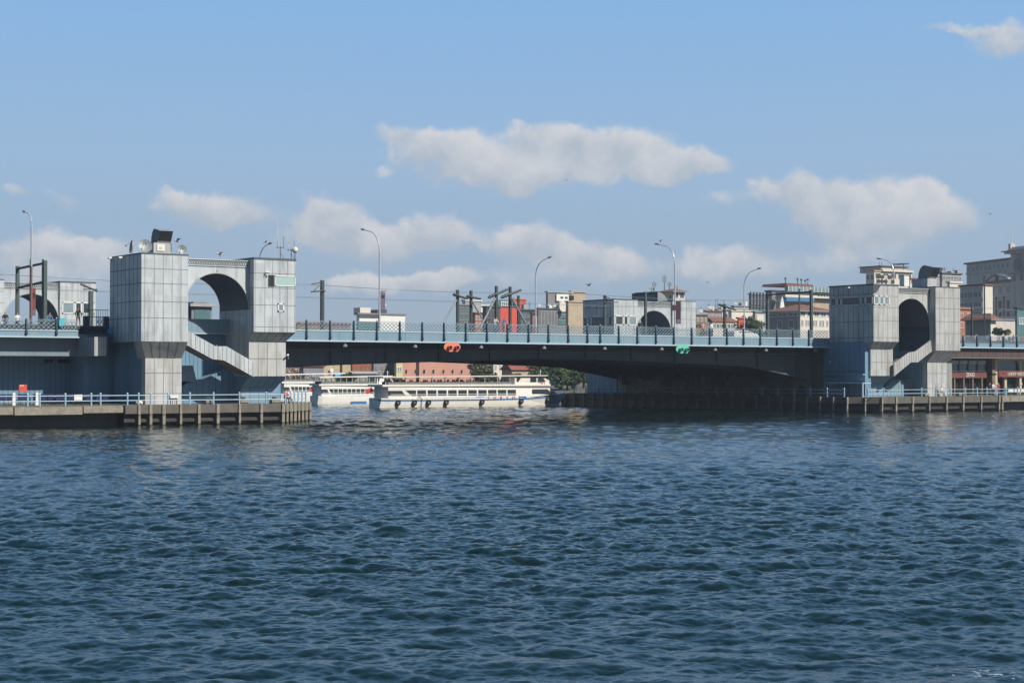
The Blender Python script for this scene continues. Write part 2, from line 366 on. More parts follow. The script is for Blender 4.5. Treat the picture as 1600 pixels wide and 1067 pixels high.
# ------------------------------------------------------------------ water
WAVE = 1.85; CHOP = 1.0
def make_water():
    Ds = [9.0]
    while Ds[-1] < 400:
        d = Ds[-1]; Ds.append(d + min(max(.035, d*d/38000), .75))
    Ds = np.array(Ds); nA = 1250
    A = TH + np.linspace(-radians(24), radians(24), nA)
    Dg, Ag = np.meshgrid(Ds, A, indexing='ij')
    X = CX + Dg*np.sin(Ag); Yv = CY + Dg*np.cos(Ag)
    Z = np.zeros_like(X); DX = np.zeros_like(X); DY = np.zeros_like(X)
    step = np.gradient(Ds)[:, None]*np.ones_like(X)
    wind = radians(215)
    gust = .92+.24*np.sin(X/23+1.3*np.sin(Yv/31))*np.sin(Yv/17+X/41)+.12*np.sin(X/7.3+Yv/9.1)
    def tile(size, N, lam_p, seed, turn, slope):
        """wind-sea tile from a random spectrum: height and sideways (choppy) displacement at three levels of detail"""
        r_ = np.random.default_rng(seed); k1 = 2*pi*np.fft.fftfreq(N, size/N); kx, ky = np.meshgrid(k1, k1, indexing='ij'); k = np.hypot(kx, ky); k[0, 0] = 1
        Lw = lam_p/(2*pi*sqrt(2)); dx, dy = sin(wind+turn), cos(wind+turn); c = (kx*dx+ky*dy)/k
        P = np.exp(-1/(k*Lw)**2)/k**3.5*(.07+np.abs(c)**3)*np.where(c < 0, .35, 1)*np.exp(-(k*.022)**2); P[0, 0] = 0
        h = np.sqrt(P)*(r_.normal(size=k.shape)+1j*r_.normal(size=k.shape))
        full = np.fft.ifft2(h).real; gx = np.fft.ifft2(1j*kx*h).real; gy = np.fft.ifft2(1j*ky*h).real
        amp = slope/sqrt((gx**2+gy**2).mean()); out = []
        for cut in (.0, .55, 1.5):
            hh = h*amp*(np.exp(-(k*cut/(2*pi)*.9)**4) if cut else 1)
            out.append((np.fft.ifft2(hh).real, np.fft.ifft2(-1j*kx/k*hh).real, np.fft.ifft2(-1j*ky/k*hh).real))
        return out
    def samp(Fd, size, N, u, v):
        a = (u/size*N) % N; b = (v/size*N) % N; i0 = a.astype(int) % N; j0 = b.astype(int) % N; fa = a-np.floor(a); fb = b-np.floor(b); i1 = (i0+1) % N; j1 = (j0+1) % N
        return (Fd[i0, j0]*(1-fa)*(1-fb)+Fd[i1, j0]*fa*(1-fb)+Fd[i0, j1]*(1-fa)*fb+Fd[i1, j1]*fa*fb)
    w1_ = np.clip((step-.10)/.16, 0, 1); w2_ = np.clip((step-.34)/.30, 0, 1)
    W = [1-w1_, w1_*(1-w2_), w2_]
    for size, N, lp, seed, rot, sl in ((19.0, 1024, 1.7, 3, .12, .115), (31.7, 1024, 3.4, 8, -.26, .125), (97.0, 512, 4.6, 5, .30, .095)):
        T = tile(size, N, lp, seed, 0, sl*WAVE); cr, sr = cos(rot), sin(rot); U = X*cr-Yv*sr; Vv = X*sr+Yv*cr
        for lv in range(3):
            m_ = W[lv] > 0
            if not m_.any(): continue
            hz_ = samp(T[lv][0], size, N, U[m_], Vv[m_]); ax = samp(T[lv][1], size, N, U[m_], Vv[m_]); ay = samp(T[lv][2], size, N, U[m_], Vv[m_]); g_ = gust[m_]*W[lv][m_]
            Z[m_] += hz_*g_; DX[m_] += CHOP*(ax*cr+ay*sr)*g_; DY[m_] += CHOP*(-ax*sr+ay*cr)*g_
    X = X+DX; Yv = Yv+DY
    nr, nc = X.shape
    V = np.stack([X, Yv, Z], -1).reshape(-1, 3)
    i = np.arange((nr-1)*(nc-1)); r = i//(nc-1); c = i % (nc-1); a = r*nc+c
    Fq = np.stack([a, a+1, a+nc+1, a+nc], -1)
    # outer sheet: coarse skirt round the fine fan, out to the horizon
    extra = []; base = len(V)
    rings = []
    me = bpy.data.meshes.new('water')
    me.vertices.add(len(V)); me.vertices.foreach_set('co', V.astype(np.float32).ravel())
    me.loops.add(len(Fq)*4); me.loops.foreach_set('vertex_index', Fq[:, ::-1].astype(np.int32).ravel())
    me.polygons.add(len(Fq)); me.polygons.foreach_set('loop_start', np.arange(0, len(Fq)*4, 4, dtype=np.int32))
    me.polygons.foreach_set('loop_total', np.full(len(Fq), 4, dtype=np.int32))
    me.polygons.foreach_set('use_smooth', np.ones(len(Fq), dtype=bool)); me.update(calc_edges=True)
    m = bpy.data.materials.new('water'); m.use_nodes = True; nt = m.node_tree; b = nt.nodes['Principled BSDF']
    b.inputs['Base Color'].default_value = (.0045, .017, .019, 1); b.inputs['Roughness'].default_value = .05; b.inputs['IOR'].default_value = 1.333
    g = nt.nodes.new('ShaderNodeNewGeometry')
    def nz(sc, det, stretch):
        mp = nt.nodes.new('ShaderNodeMapping'); mp.inputs['Scale'].default_value = stretch; mp.inputs['Rotation'].default_value = (0, 0, radians(-38))
        nt.links.new(g.outputs['Position'], mp.inputs[0])
        t = nt.nodes.new('ShaderNodeTexNoise'); t.inputs['Scale'].default_value = sc; t.inputs['Detail'].default_value = det; t.inputs['Roughness'].default_value = .62
        nt.links.new(mp.outputs[0], t.inputs['Vector']); return t.outputs['Fac']
    b1 = nt.nodes.new('ShaderNodeBump'); b1.inputs['Distance'].default_value = .03; b1.inputs['Strength'].default_value = 1.0
    nt.links.new(nz(2.3, 7, (1, .55, 1)), b1.inputs['Height'])
    b2 = nt.nodes.new('ShaderNodeBump'); b2.inputs['Distance'].default_value = .010; b2.inputs['Strength'].default_value = .9
    nt.links.new(nz(14, 4, (1, .6, 1)), b2.inputs['Height']); nt.links.new(b1.outputs[0], b2.inputs['Normal'])
    nt.links.new(b2.outputs[0], b.inputs['Normal'])
    # a patch of broken foam close to the boat at the lower right, and rare flecks
    fp = PZ(1568, 1056, 0)
    dv = nt.nodes.new('ShaderNodeVectorMath'); dv.operation = 'SUBTRACT'; nt.links.new(g.outputs['Position'], dv.inputs[0]); dv.inputs[1].default_value = fp
    sv = nt.nodes.new('ShaderNodeVectorMath'); sv.operation = 'MULTIPLY'; sv.inputs[1].default_value = (1, .55, 0); nt.links.new(dv.outputs[0], sv.inputs[0])
    lv = nt.nodes.new('ShaderNodeVectorMath'); lv.operation = 'LENGTH'; nt.links.new(sv.outputs[0], lv.inputs[0])
    ms = nt.nodes.new('ShaderNodeMapRange'); ms.inputs['From Min'].default_value = .2; ms.inputs['From Max'].default_value = 1.3; ms.inputs['To Min'].default_value = .24; ms.inputs['To Max'].default_value = 0; nt.links.new(lv.outputs['Value'], ms.inputs['Value'])
    fo = nt.nodes.new('ShaderNodeMath'); fo.operation = 'ADD'; nt.links.new(nz(9, 6, (1, .5, 1)), fo.inputs[0]); nt.links.new(ms.outputs[0], fo.inputs[1])
    ft = nt.nodes.new('ShaderNodeMapRange'); ft.inputs['From Min'].default_value = .78; ft.inputs['From Max'].default_value = .86; nt.links.new(fo.outputs[0], ft.inputs['Value'])
    mixc = nt.nodes.new('ShaderNodeMix'); mixc.data_type = 'RGBA'; nt.links.new(ft.outputs[0], mixc.inputs['Factor']); mixc.inputs['A'].default_value = (.0045, .017, .019, 1); mixc.inputs['B'].default_value = (.38, .43, .45, 1)
    nt.links.new(mixc.outputs['Result'], b.inputs['Base Color'])
    me.materials.append(m)
    ob = bpy.data.objects.new('water', me); root_col.objects.link(ob); ob['kind'] = 'structure'
    # the calm-distance sheet (same material), a step below the waves
    mb = MB()
    s = 6000
    mb.face([(CX-s, CY-s, -.32), (CX+s, CY-s, -.32), (CX+s, CY+s, -.32), (CX-s, CY+s, -.32)], 'dark')
    w2 = mb.build('open_water', None, (0, 0, -.32)); w2.data.materials.clear(); w2.data.materials.append(m); w2['kind'] = 'structure'
make_water()

# ------------------------------------------------------------------ far shore
def shore():
    # ground sheet: quay edge runs obliquely behind the boats, then the hill of the right bank rises
    nx, ny = 70, 46
    mb = MB(); P = {}
    for i in range(nx):
        for j in range(ny):
            rgt = -330+i*14.0                       # metres to the right of the view axis
            edge = 318 + max(0, rgt-(-60))*.55 if rgt < 60 else 384+ (rgt-60)*1.0
            fw = edge + j*j*.42
            x = CX+rgt*cos(TH)+fw*sin(TH); y = CY-rgt*sin(TH)+fw*cos(TH)
            h = 1.3 + max(0, fw-edge-25)*.02 + max(0, (rgt+10)/100)*max(0, fw-edge-30)*.045
            h = min(h, 34) + .3*sin(i*1.3+j)*(j > 3)
            P[i, j] = (x, y, h)
    for i in range(nx-1):
        for j in range(ny-1): mb.face([P[i,j], P[i+1,j], P[i+1,j+1], P[i,j+1]], 'paving')
        a, b = P[i,0], P[i+1,0]; mb.face([(a[0],a[1],-1), (b[0],b[1],-1), b, a], 'concrete')
    o = mb.build('far_shore', None, (0,0,0)); o['kind'] = 'structure'
shore()

# ------------------------------------------------------------------ control towers
def tower(side, far, label, opts):
    """side: -1 left pier, +1 right pier; far: the towers on the other edge of the deck"""
    Y0 = YB if far else YF; sg = 1 if far else -1; V = abs(YT-YF)
    def T(u, v, z): return (XM+side*u, Y0+sg*v, z)
    base = T((UB0+UA0)/2, V/2, ZP); t = thing('bridge_tower', base, label, 'bridge tower', 'metal clad towers of the bridge')
    def blk(mb, u0, u1, v0, v1, z0, z1, m): return mb.box(T(u0,v0,z0), T(u1,v1,z1), m)
    pm = opts.get('m', 'panel')
    zA = 7.68; zB = 8.70
    vs = [(ZT-h)/1 for h in ()]
    def rows(z0, z1, hs): return [(h-z0)/(z1-z0) for h in hs if z0+.2 < h < z1-.2]
    H = [14.35, 13.0, 11.35, 9.85]
    # A block (landward)
    a = MB(); blk(a, UA1, UA0, 0, V, zA, ZT, pm)
    a.seams([T(UA1,V,zA), T(UA0,V,zA), T(UA0,V,ZT), T(UA1,V,ZT)], 5, 0, us=[.155,.345,.535,.725,.93], vs=rows(zA, ZT, H))
    a.seams([T(UA0,0,zA), T(UA0,V,zA), T(UA0,V,ZT), T(UA0,0,ZT)], 8, 0, vs=rows(zA, ZT, H), m='slate', w=.06)
    a.seams([T(UA1,0,ZT), T(UA0,0,ZT), T(UA0,0,zA), T(UA1,0,zA)], 5, 0, vs=[1-q for q in rows(zA, ZT, H)])
    blk(a, UA1-.02, UA0+.04, -.02, V+.04, ZT, ZT+.12, 'slate'); part(a, 'landward_block', t)
    ap = MB(); lo0, lo1 = UA1+.0, UA0-1.0
    bk = V-3.2
    q = [T(UA1,bk,zA), T(UA0-.6,bk,zA), T(UA0,V,zA), T(UA1,V,zA), T(lo0,bk,6.15), T(lo1,bk,6.15), T(lo1,V-1.4,6.15), T(lo0,V-1.4,6.15)]
    ap.hexa([q[4],q[5],q[6],q[7],q[0],q[1],q[2],q[3]], 'panel_warm')
    ap.seams([q[7],q[6],q[2],q[3]], 5, 1, m='slate'); blk(ap, lo0, lo1, V-2.2, V-1.4, ZP-.3, 6.149, 'panel_warm'); blk(ap, lo0+.25, lo1-.25, 0, V-2.201, ZP-.3, zA-.01, 'blue_wall')
    ap.v = ap.v; ap.seams([T(lo0,V-1.4,ZP), T(lo1,V-1.4,ZP), T(lo1,V-1.4,6.15), T(lo0,V-1.4,6.15)], 4, 0, vs=rows(ZP,6.15,[2.9,4.8]), w=.06)
    part(ap, 'landward_pillar', t)
    # B block (channel side)
    b = MB(); blk(b, UB0, UB1, 0, V, zB, ZT-.06, pm)
    b.seams([T(UB0,V,zB), T(UB1,V,zB), T(UB1,V,ZT-.06), T(UB0,V,ZT-.06)], 5, 0, us=[.02,.2,.38,.56,.74,.97], vs=rows(zB, ZT, [14.35,12.95,11.3,9.2]))
    b.seams([T(UB0,0,zB), T(UB0,V,zB), T(UB0,V,ZT-.06), T(UB0,0,ZT-.06)], 9, 0, vs=rows(zB, ZT, [14.6,13.3,11.2,9.2]), m='slate', w=.06)
    b.seams([T(UB1,0,zB), T(UB1,V,zB), T(UB1,V,ZT-.06), T(UB1,0,ZT-.06)], 5, 0, vs=rows(zB, ZT, [14.35,12.95,11.3]))
    b.seams([T(UB0,0,zB), T(UB1,0,zB), T(UB1,0,ZT-.06), T(UB0,0,ZT-.06)], 6, 0, vs=rows(zB, ZT, [12.6]))
    blk(b, UB0-.05, UB1+.02, -.03, V+.05, ZT-.06, ZT+.12, 'slate'); part(b, 'channel_block', t)
    bp = MB(); ub1 = UB1; l0 = UB0+.55; v1 = V-1.0
    def taper(mb, u0,u1,va,za,u2,u3,vb,zb,m,back=0):
        mb.hexa([T(u2,back,zb),T(u3,back,zb),T(u3,vb,zb),T(u2,vb,zb),T(u0,back,za),T(u1,back,za),T(u1,va,za),T(u0,va,za)], m)
        mb.seams([T(u2,vb,zb),T(u3,vb,zb),T(u1,va,za),T(u0,va,za)], 5, 0, m='slate')
    taper(bp, UB0,UB1,V,zB-.001, l0,UB1,v1,7.85,'panel_warm'); blk(bp, l0, UB1, 1.5, v1, 4.49, 7.849, 'panel_warm')
    bp.seams([T(l0,v1,4.49),T(UB1,v1,4.49),T(UB1,v1,7.85),T(l0,v1,7.85)], 4, 2, w=.06)
    v2 = V-2.6
    taper(bp, l0,UB1,v1,4.489, l0+.2,UB1+.0,v2,3.35,'blue_wall',1.5); blk(bp, l0+.2, UB1, 1.5, v2, ZP-.3, 3.349, 'fascia')
    bp.seams([T(l0+.2,v2,ZP),T(UB1,v2,ZP),T(UB1,v2,3.35),T(l0+.2,v2,3.35)], 4, 1, m='blue_seam'); part(bp, 'channel_pillar', t)
    # arch wall: barrel vault cut through
    ar = MB(); vf = V-1.0; uc = (UB1+UA1)/2; R = 3.32; zs = 10.85; zt = ZT-.15; N = 28
    arc = [(uc+R*cos(pi*k/N), zs+R*sin(pi*k/N)) for k in range(N+1)]
    for vv in (vf, .3):
        for k in range(N):
            (ua,za),(uq,zq) = arc[k],arc[k+1]; ar.face([T(ua,vv,za),T(uq,vv,zq),T(uq,vv,zt),T(ua,vv,zt)], pm)
        for (e0,e1) in ((UB1,uc-R),(uc+R,UA1)):
            ar.face([T(e0,vv,zs),T(e1,vv,zs),T(e1,vv,zt),T(e0,vv,zt)], pm)
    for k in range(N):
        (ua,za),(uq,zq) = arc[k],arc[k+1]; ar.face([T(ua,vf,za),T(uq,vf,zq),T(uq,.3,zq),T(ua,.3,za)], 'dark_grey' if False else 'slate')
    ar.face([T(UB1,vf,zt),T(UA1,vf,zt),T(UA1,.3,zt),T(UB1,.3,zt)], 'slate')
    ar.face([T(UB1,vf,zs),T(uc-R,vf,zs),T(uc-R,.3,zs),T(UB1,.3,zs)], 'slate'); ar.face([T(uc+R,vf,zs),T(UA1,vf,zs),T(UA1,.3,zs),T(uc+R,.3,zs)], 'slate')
    ar.seams([T(UB1,vf,zt-1.0),T(UA1,vf,zt-1.0),T(UA1,vf,zt-.9),T(UB1,vf,zt-.9)], 1, 1, m='slate', w=.05)
    for k in (.333,.667): 
        uu = UB1+(UA1-UB1)*k
        ar.box(T(uc-.03,vf+.01,14.25), T(uc+.03,vf-.01,zt-1.0), 'slate')
    part(ar, 'arch_wall', t)
    for vv, s2 in ((vf+.03, 1), (.27, -1)):
        tr = MB()
        for k in range(N):
            (ua,za),(uq,zq) = arc[k],arc[k+1]; f2 = (R+.13)/R
            ub, zb = uc+(ua-uc)*f2, zs+(za-zs)*f2; ud, zd = uc+(uq-uc)*f2, zs+(zq-zs)*f2
            tr.hexa([T(ua,vv-.08*s2,za),T(uq,vv-.08*s2,zq),T(ud,vv-.08*s2,zd),T(ub,vv-.08*s2,zb),T(ua,vv+.05*s2,za),T(uq,vv+.05*s2,zq),T(ud,vv+.05*s2,zd),T(ub,vv+.05*s2,zb)], 'panel_warm')
        part(tr, 'arch_trim', t)
    n = 26; z0, z1 = zt-.62, zt-.12
    for vv in (vf+.04, .26):
        fr = MB()
        for k in range(n):
            u0 = UB1+.1+(UA1-UB1-.2)*k/n; u1 = UB1+.1+(UA1-UB1-.2)*(k+1)/n
            for (a0,a1) in ((z0,z1),(z1,z0)):
                fr.tube([T(u0,vv,a0),T(u1,vv,a1)], .028, 'galv', 4)
            fr.box(T(u0+.08,vv-.02,(z0+z1)/2-.05), T(u0+.17,vv+.02,(z0+z1)/2+.05), 'slate')
        for zz in (z0-.06, z1+.03): fr.box(T(UB1,vv-.05,zz), T(UA1,vv+.05,zz+.06), pm)
        part(fr, 'frieze', t)
    # floor slab and deck-level parapet inside the arch, walls below it
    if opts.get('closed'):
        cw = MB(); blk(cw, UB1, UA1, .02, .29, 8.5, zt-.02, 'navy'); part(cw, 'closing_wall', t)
        cw = MB(); blk(cw, UA1-.06, UA1, .3, vf-.02, zA, zs-.02, 'navy'); part(cw, 'shade_lining', t)  # navy plate added to paint the deep shade inside the arch
    pf = MB(); pv = 2.2 if not far and side < 0 else .12; blk(pf, UB1, UA1, pv-.2, pv, 8.66, 10.0, 'fascia' if not far else 'panel')
    pf.seams([T(UB1,pv,8.66),T(UA1,pv,8.66),T(UA1,pv,10.0),T(UB1,pv,10.0)], 12, 0, m='blue_wall', w=.05)
    blk(pf, UB1, UA1, 0, pv+.08, 8.55, 8.655, 'fascia_edge'); part(pf, 'arch_parapet', t)
    if not far:
        lw = MB(); blk(lw, UB0+.55, UA0-.6, -.4, 1.4, ZP-.3, 8.5, 'blue_wall')
        lw.seams([T(UB1,1.4,ZP),T(UA1,1.4,ZP),T(UA1,1.4,8.5),T(UB1,1.4,8.5)], 16, 0, m='blue_seam')
        lw.seams([T(UB0+.55,1.4,ZP),T(UB0+.55,-.4,ZP),T(UB0+.55,-.4,8.5),T(UB0+.55,1.4,8.5)], 4, 1, m='blue_seam')
        part(lw, 'blue_wall', t)
        # stair from the arch floor down to the channel pillar: top edge and bottom edge as (u, z)
        st = MB(); vs_ = vf+.55
        top = opts['top']; bot = opts['bot']
        poly = [T(u, vs_, z) for u, z in top+bot[::-1]]
        st.prism(poly, (0, -sg*.16, 0), pm)
        # ribs of the parapet
        def zi(L, u):
            L = sorted(L)
            for (u0,z0),(u1,z1) in zip(L, L[1:]):
                if u0 <= u <= u1: return z0+(z1-z0)*(u-u0)/(u1-u0+1e-9)
            return L[0][1] if u < L[0][0] else L[-1][1]
        u0 = min(q[0] for q in top)+.12; u1 = max(q[0] for q in top)-.1; nn = 16
        for k in range(nn):
            u = u0+(u1-u0)*k/(nn-1); st.box(T(u-.025, vs_+.015, zi(bot,u)+.03), T(u+.025, vs_-.01, zi(top,u)-.03), 'seam')
        part(st, 'stair_parapet', t)
        sb = MB(); under = [(u, z+.02) for u, z in bot]; up = [(u, z+.45) for u, z in bot]
        sb.prism([T(u, vs_-.17, z) for u, z in under+up[::-1]], (0, -sg*2.3, 0), 'soffit_brown'); part(sb, 'stair_flight', t)
        lb = MB(); lw_ = opts['low']
        lb.prism([T(u, 3.2, z) for u, z in lw_], (0, -sg*1.6, 0), 'blue_wall' if side < 0 else 'fascia')
        us = [q[0] for q in lw_]
        for k in range(1, 12):
            u = min(us)+(max(us)-min(us))*k/12; Ltop = [q for q in lw_ if q[1] > ZP+.05]
            lb.box(T(u-.02, 3.215, ZP), T(u+.02, 3.19, zi(Ltop,u)-.03), 'blue_seam')
        part(lb, 'lower_stair', t)
        bx = MB(); x0,x1,z0,z1 = opts['stub']
        bx.prism([T(x1,3.6,z0),T(x0+.1,3.6,z0+.0),T(x0+.5,3.6,z1),T(x1,3.6,z1)], (0,-sg*2.0,0), 'fascia'); part(bx, 'bracket', t)
    def window(face, a0, a1, z0, z1, g='glass_pale', fr_='white', frame=.07, v=V):
        w = MB(); wg = MB()
        if face == 'front': P = lambda a, o, z: T(a, v+o, z)
        elif face == 'back': P = lambda a, o, z: T(a, -o, z)
        else: P = lambda a, o, z: T(UB0-o, a, z)
        for (p0,p1,q0,q1) in ((a0,a1,z0,z0+frame),(a0,a1,z1-frame,z1),(a0,a0+frame,z0,z1),(a1-frame,a1,z0,z1)):
            w.box(P(p0,-.02,q0), P(p1,.07,q1), fr_)
        wo = part(w, 'window', t); BASE[wo.name] = wbase(t)
        wg.box(P(a0+frame,-.02,z0+frame), P(a1-frame,.03,z1-frame), g)
        go = wg.build('pane', None, wbase(t)); go.parent = wo; go.location = (0,0,0)
        return wo
    for w in opts.get('windows', []): window(*w)
    tp = MB()   # rooftop hut carried by the block
    if not far:
        bu = sorted(side*(PY(px_, 400, YF-4.6).x-XM) for px_ in ((240, 268) if side < 0 else (1449, 1463))); blk(tp, bu[0], bu[1], 2.0, 4.6, ZT+.1, ZT+1.3, 'panel_warm')
        part(tp, 'roof_box', t)
    return t, T
def UZ(side, pts, v=YT+.45):
    return [(side*(PY(px, py, v).x-XM), PY(px, py, v).z) for px, py in pts]
topL = UZ(-1, [(290,515),(337,541),(354,541),(397,566)]); botL = UZ(-1, [(290,538),(332,561),(350,563),(397,589)])
topR = UZ(1, [(1454.5,531.6),(1430.6,549.2),(1421,550.5),(1397,568)]); botR = UZ(1, [(1456,549),(1434,566),(1423.5,566),(1397,588)])
lowL = UZ(-1, [(276,632),(276,608),(300,594),(320,592),(348,578),(396,588),(396,632)], YF-3.2)
lowR = UZ(1, [(1352,619),(1352,610),(1392,610),(1408,593),(1420,601),(1420,619)], YF-3.2)
def stub(side, p): q = UZ(side, p, YF-3.6); us = sorted(a for a, _ in q); zs = sorted(z for _, z in q); return (us[0], us[-1], zs[0], zs[-1])
tL, TL = tower(-1, False, 'large grey metal-clad tower with arch, stair and dishes left of the span', dict(
    top=topL, bot=botL, low=lowL, stub=stub(-1, [(275,596),(309,571)]),
    windows=[('front', 42.05, 42.65, 13.05, 14.15, 'dark', 'slate', .05), ('front', 39.75, 41.95, 13.1, 14.1, 'mint', 'white', .08), ('front', 41.0, 41.65, 10.65, 11.45, 'glass_pale', 'white', .12)]))
side_w = [(.3,1.3),(1.45,2.1),(2.2,5.4),(5.5,6.2),(6.3,7.4)]
tR, TR = tower(1, False, 'grey metal-clad control tower with ribbon windows and stair at the right end of the span', dict(
    m='panel_warm', closed=True, top=topR, bot=botR, low=lowR, stub=stub(1, [(1422,592),(1432,606)]),
    windows=[('side', a, b, 13.2, 14.3, 'glass', 'white', .11) for a, b in side_w]+[('front', 39.75, 40.65, 13.2, 14.3, 'glass_pale', 'white', .11), ('front', 40.72, 41.5, 13.2, 14.3, 'glass_pale', 'white', .11), ('front', 41.57, 42.45, 13.2, 14.3, 'glass_pale', 'white', .11)]))
fw_ = [('side', a, b, 11.8, 13.3, 'glass', 'white', .12) for a, b in side_w]+[('back', 39.9, 41.4, 11.9, 13.3, 'glass', 'white', .12), ('back', 41.5, 42.3, 11.9, 13.3, 'glass', 'white', .12), ('back', 42.4, 43.9, 11.9, 13.3, 'glass_pale', 'white', .12)]
tFL, TFL = tower(-1, True, 'pale arched tower on the far deck edge behind the left railing', dict(windows=fw_))
tFR, TFR = tower(1, True, 'pale arched tower with corner windows on the far edge of the deck right of centre', dict(windows=fw_))

# rooftop things of the near towers
def dish(loc, r, az_, el_, label, m='dish', grp='satellite dishes on the left tower roof'):
    t = thing('satellite_dish', loc, label, 'satellite dish', grp)
    mb = MB(); c = Vector(loc)+Vector((0,0,r*1.02)); d = Vector((sin(az_)*cos(el_), cos(az_)*cos(el_), sin(el_)))
    u = d.cross(Vector((0,0,1))).normalized(); w = d.cross(u); rings = 5; seg = 20; pts = []
    for k in range(rings+1):
        q = k/rings; ring = []
        for s_ in range(seg):
            a = 2*pi*s_/seg; ring.append(c+u*(r*q*cos(a))+w*(r*q*sin(a))+d*(r*.25*q*q-.1*r))
        pts.append(ring)
    for k in range(rings):
        for s_ in range(seg): mb.face([pts[k][s_],pts[k][(s_+1)%seg],pts[k+1][(s_+1)%seg],pts[k+1][s_]], m)
    for s_ in range(seg): mb.face([pts[-1][s_]-d*.03,pts[-1][(s_+1)%seg]-d*.03,pts[-1][(s_+1)%seg],pts[-1][s_]], 'galv')
    part(mb, 'reflector', t, True)
    p = MB(); p.tube([Vector(loc), c-d*.1], .05, 'galv'); part(p, 'mount', t)
    q = MB(); q.tube([c-w*r*.8, c+d*r*.9], .025, 'galv', 5); q.sphere(c+d*r*.9, .08, 'dark_grey', 6, 4); part(q, 'feed_arm', t)
zt_ = ZT+.12
def onroof(px, v, T=None, z=zt_):  # point on the roof plane
    p = PY(px, 400, YF-v); return (p.x, YF-v, z)
dish(onroof(206, 5.5), .62, radians(281), radians(8), 'dark dish seen edge-on, leftmost on the left tower roof')
dish(onroof(226.5, 6.2), .66, radians(195), radians(20), 'pale round dish facing forward between the edge-on dish and the vent hood')
dish(onroof(284, 6.6), .46, radians(190), radians(12), 'small dark round dish at the right corner of the vent box')
def hood(loc, w, hgt, depth, face, label):    # round-backed ventilation cowl, open on one side
    t = thing('vent_hood', loc, label, 'ventilation hood', 'ventilation hoods on the tower roofs')
    mb = MB(); n = 12; x, y, z = loc; prof = []
    for k in range(n+1):
        a = pi - (pi*.58)*k/n; prof.append((depth*.42+depth*.42*cos(a), hgt*.10+hgt*.90*sin(a)))
    prof = [(0, 0)]+prof+[(depth*1.05, hgt*.80)]; prof2 = prof+[(depth*.80, .14*hgt), (depth*.70, 0)]
    def P(a, s_, b): return (x+face[0]*a-face[1]*s_, y+face[1]*a+face[0]*s_, z+b)
    n2 = len(prof2)
    for s_ in (-w/2, w/2): mb.face([P(a, s_, b) for a, b in prof2], 'mid_grey')
    for k in range(len(prof)-1):
        (a0,b0),(a1,b1) = prof[k],prof[k+1]; mb.face([P(a0,-w/2,b0),P(a0,w/2,b0),P(a1,w/2,b1),P(a1,-w/2,b1)], 'galv')
    part(mb, 'cowl', t)
    g = MB(); (a0,b0),(a1,b1) = prof[-1],prof2[-2]
    g.face([P(a0,-w/2,b0),P(a0,w/2,b0),P(a1,w/2,b1),P(a1,-w/2,b1)], 'dark')
    for k in range(1, 6):
        q = k/6; g.tube([P(a0+(a1-a0)*q,-w/2,b0+(b1-b0)*q), P(a0+(a1-a0)*q,w/2,b0+(b1-b0)*q)], .025, 'steel_dark', 4)
    g.face([P(a1,-w/2,b1),P(a1,w/2,b1),P(prof2[-1][0],w/2,0),P(prof2[-1][0],-w/2,0)], 'galv'); part(g, 'grille', t)
    return t
xL = -(UA1+2.65)+XM
p = PY(256, 376, YF-4.3); hood((p.x, YF-2.9, ZT+1.3), 1.35, 1.4, 1.9, (0, -1), 'grey curved ventilation hood with black louvre on top of the left tower')
p = PY(1456, 437, YF-4.3); hood((p.x, YF-2.6, ZT+1.3), 1.35, 1.75, 2.5, (0, -1), 'dark round-backed ventilation hood on the right tower roof')
def roof_lamp(p0, label):
    pass
def mast(loc, h, label, kind):
    t = thing('radio_antenna', loc, label, 'antenna', 'antennas on the left tower roof'); x, y, z = loc; m = MB(); m.tube([loc, (x, y, z+h*.55)], .035, 'steel_dark', 5)
    part(m, 'pole', t); w = MB(); w.tube([(x-.25,y,z+h*.5),(x-.42-kind*.2,y,z+h*1.9)], .03, 'white', 5, .012)
    part(w, 'whip', t); a = MB(); a.tube([(x-.45,y,z+h*.5),(x+.35,y,z+h*.5)], .03, 'steel_dark', 4); a.tube([(x+.33,y,z+h*.45),(x+.33,y,z+h*.95)], .02, 'steel_dark', 4); a.tube([(x-.3,y,z+h*.45),(x-.3,y,z+h*.9)], .02, 'steel_dark', 4)
    a.tube([(x,y,z+h*.3),(x+.5,y,z)], .02, 'steel_dark', 4); part(a, 'bracket', t)
mast(onroof(438, 5.5), 2.4, 'thin antenna with tall white whip, left of the pair on the left tower', 0)
mast(onroof(455, 5.5), 2.0, 'thin antenna with slanted white whip beside the cream globe', 1)
g = thing('globe_light', onroof(461, 6), 'cream globe on a short stem at the right corner of the left tower roof', 'globe'); gx, gy, gz = onroof(461, 6)
m = MB(); m.tube([(gx,gy,gz),(gx,gy,gz+.75)], .04, 'steel_dark', 5); part(m, 'stem', g); m = MB(); m.sphere((gx,gy,gz+.98), .3, 'cream', 12, 8); part(m, 'globe', g, True)
def cctv(loc, label, d=(-1,-.4)):
    t = thing('security_camera', loc, label, 'security camera', 'security cameras on the towers'); x, y, z = loc
    m = MB(); m.tube([(x,y,z),(x,y,z+.35),(x+d[0]*.15,y+d[1]*.15,z+.42)], .035, 'galv', 5); part(m, 'bracket', t)
    m = MB(); m.tube([(x+d[0]*.05,y+d[1]*.05,z+.42),(x+d[0]*.5,y+d[1]*.5,z+.34)], .09, 'white', 8); part(m, 'housing', t)
p = PY(414, 432, YT-.12); cctv((p.x, YT-.15, p.z), 'small camera on a bent bracket above the black window of the left tower', (.8,-.5))
p = PY(449, 561, YT+1.0-.15); cctv((p.x+.1, YT+.85, p.z), 'black and white camera on the right edge of the left tower pillar', (-.6,-.6))
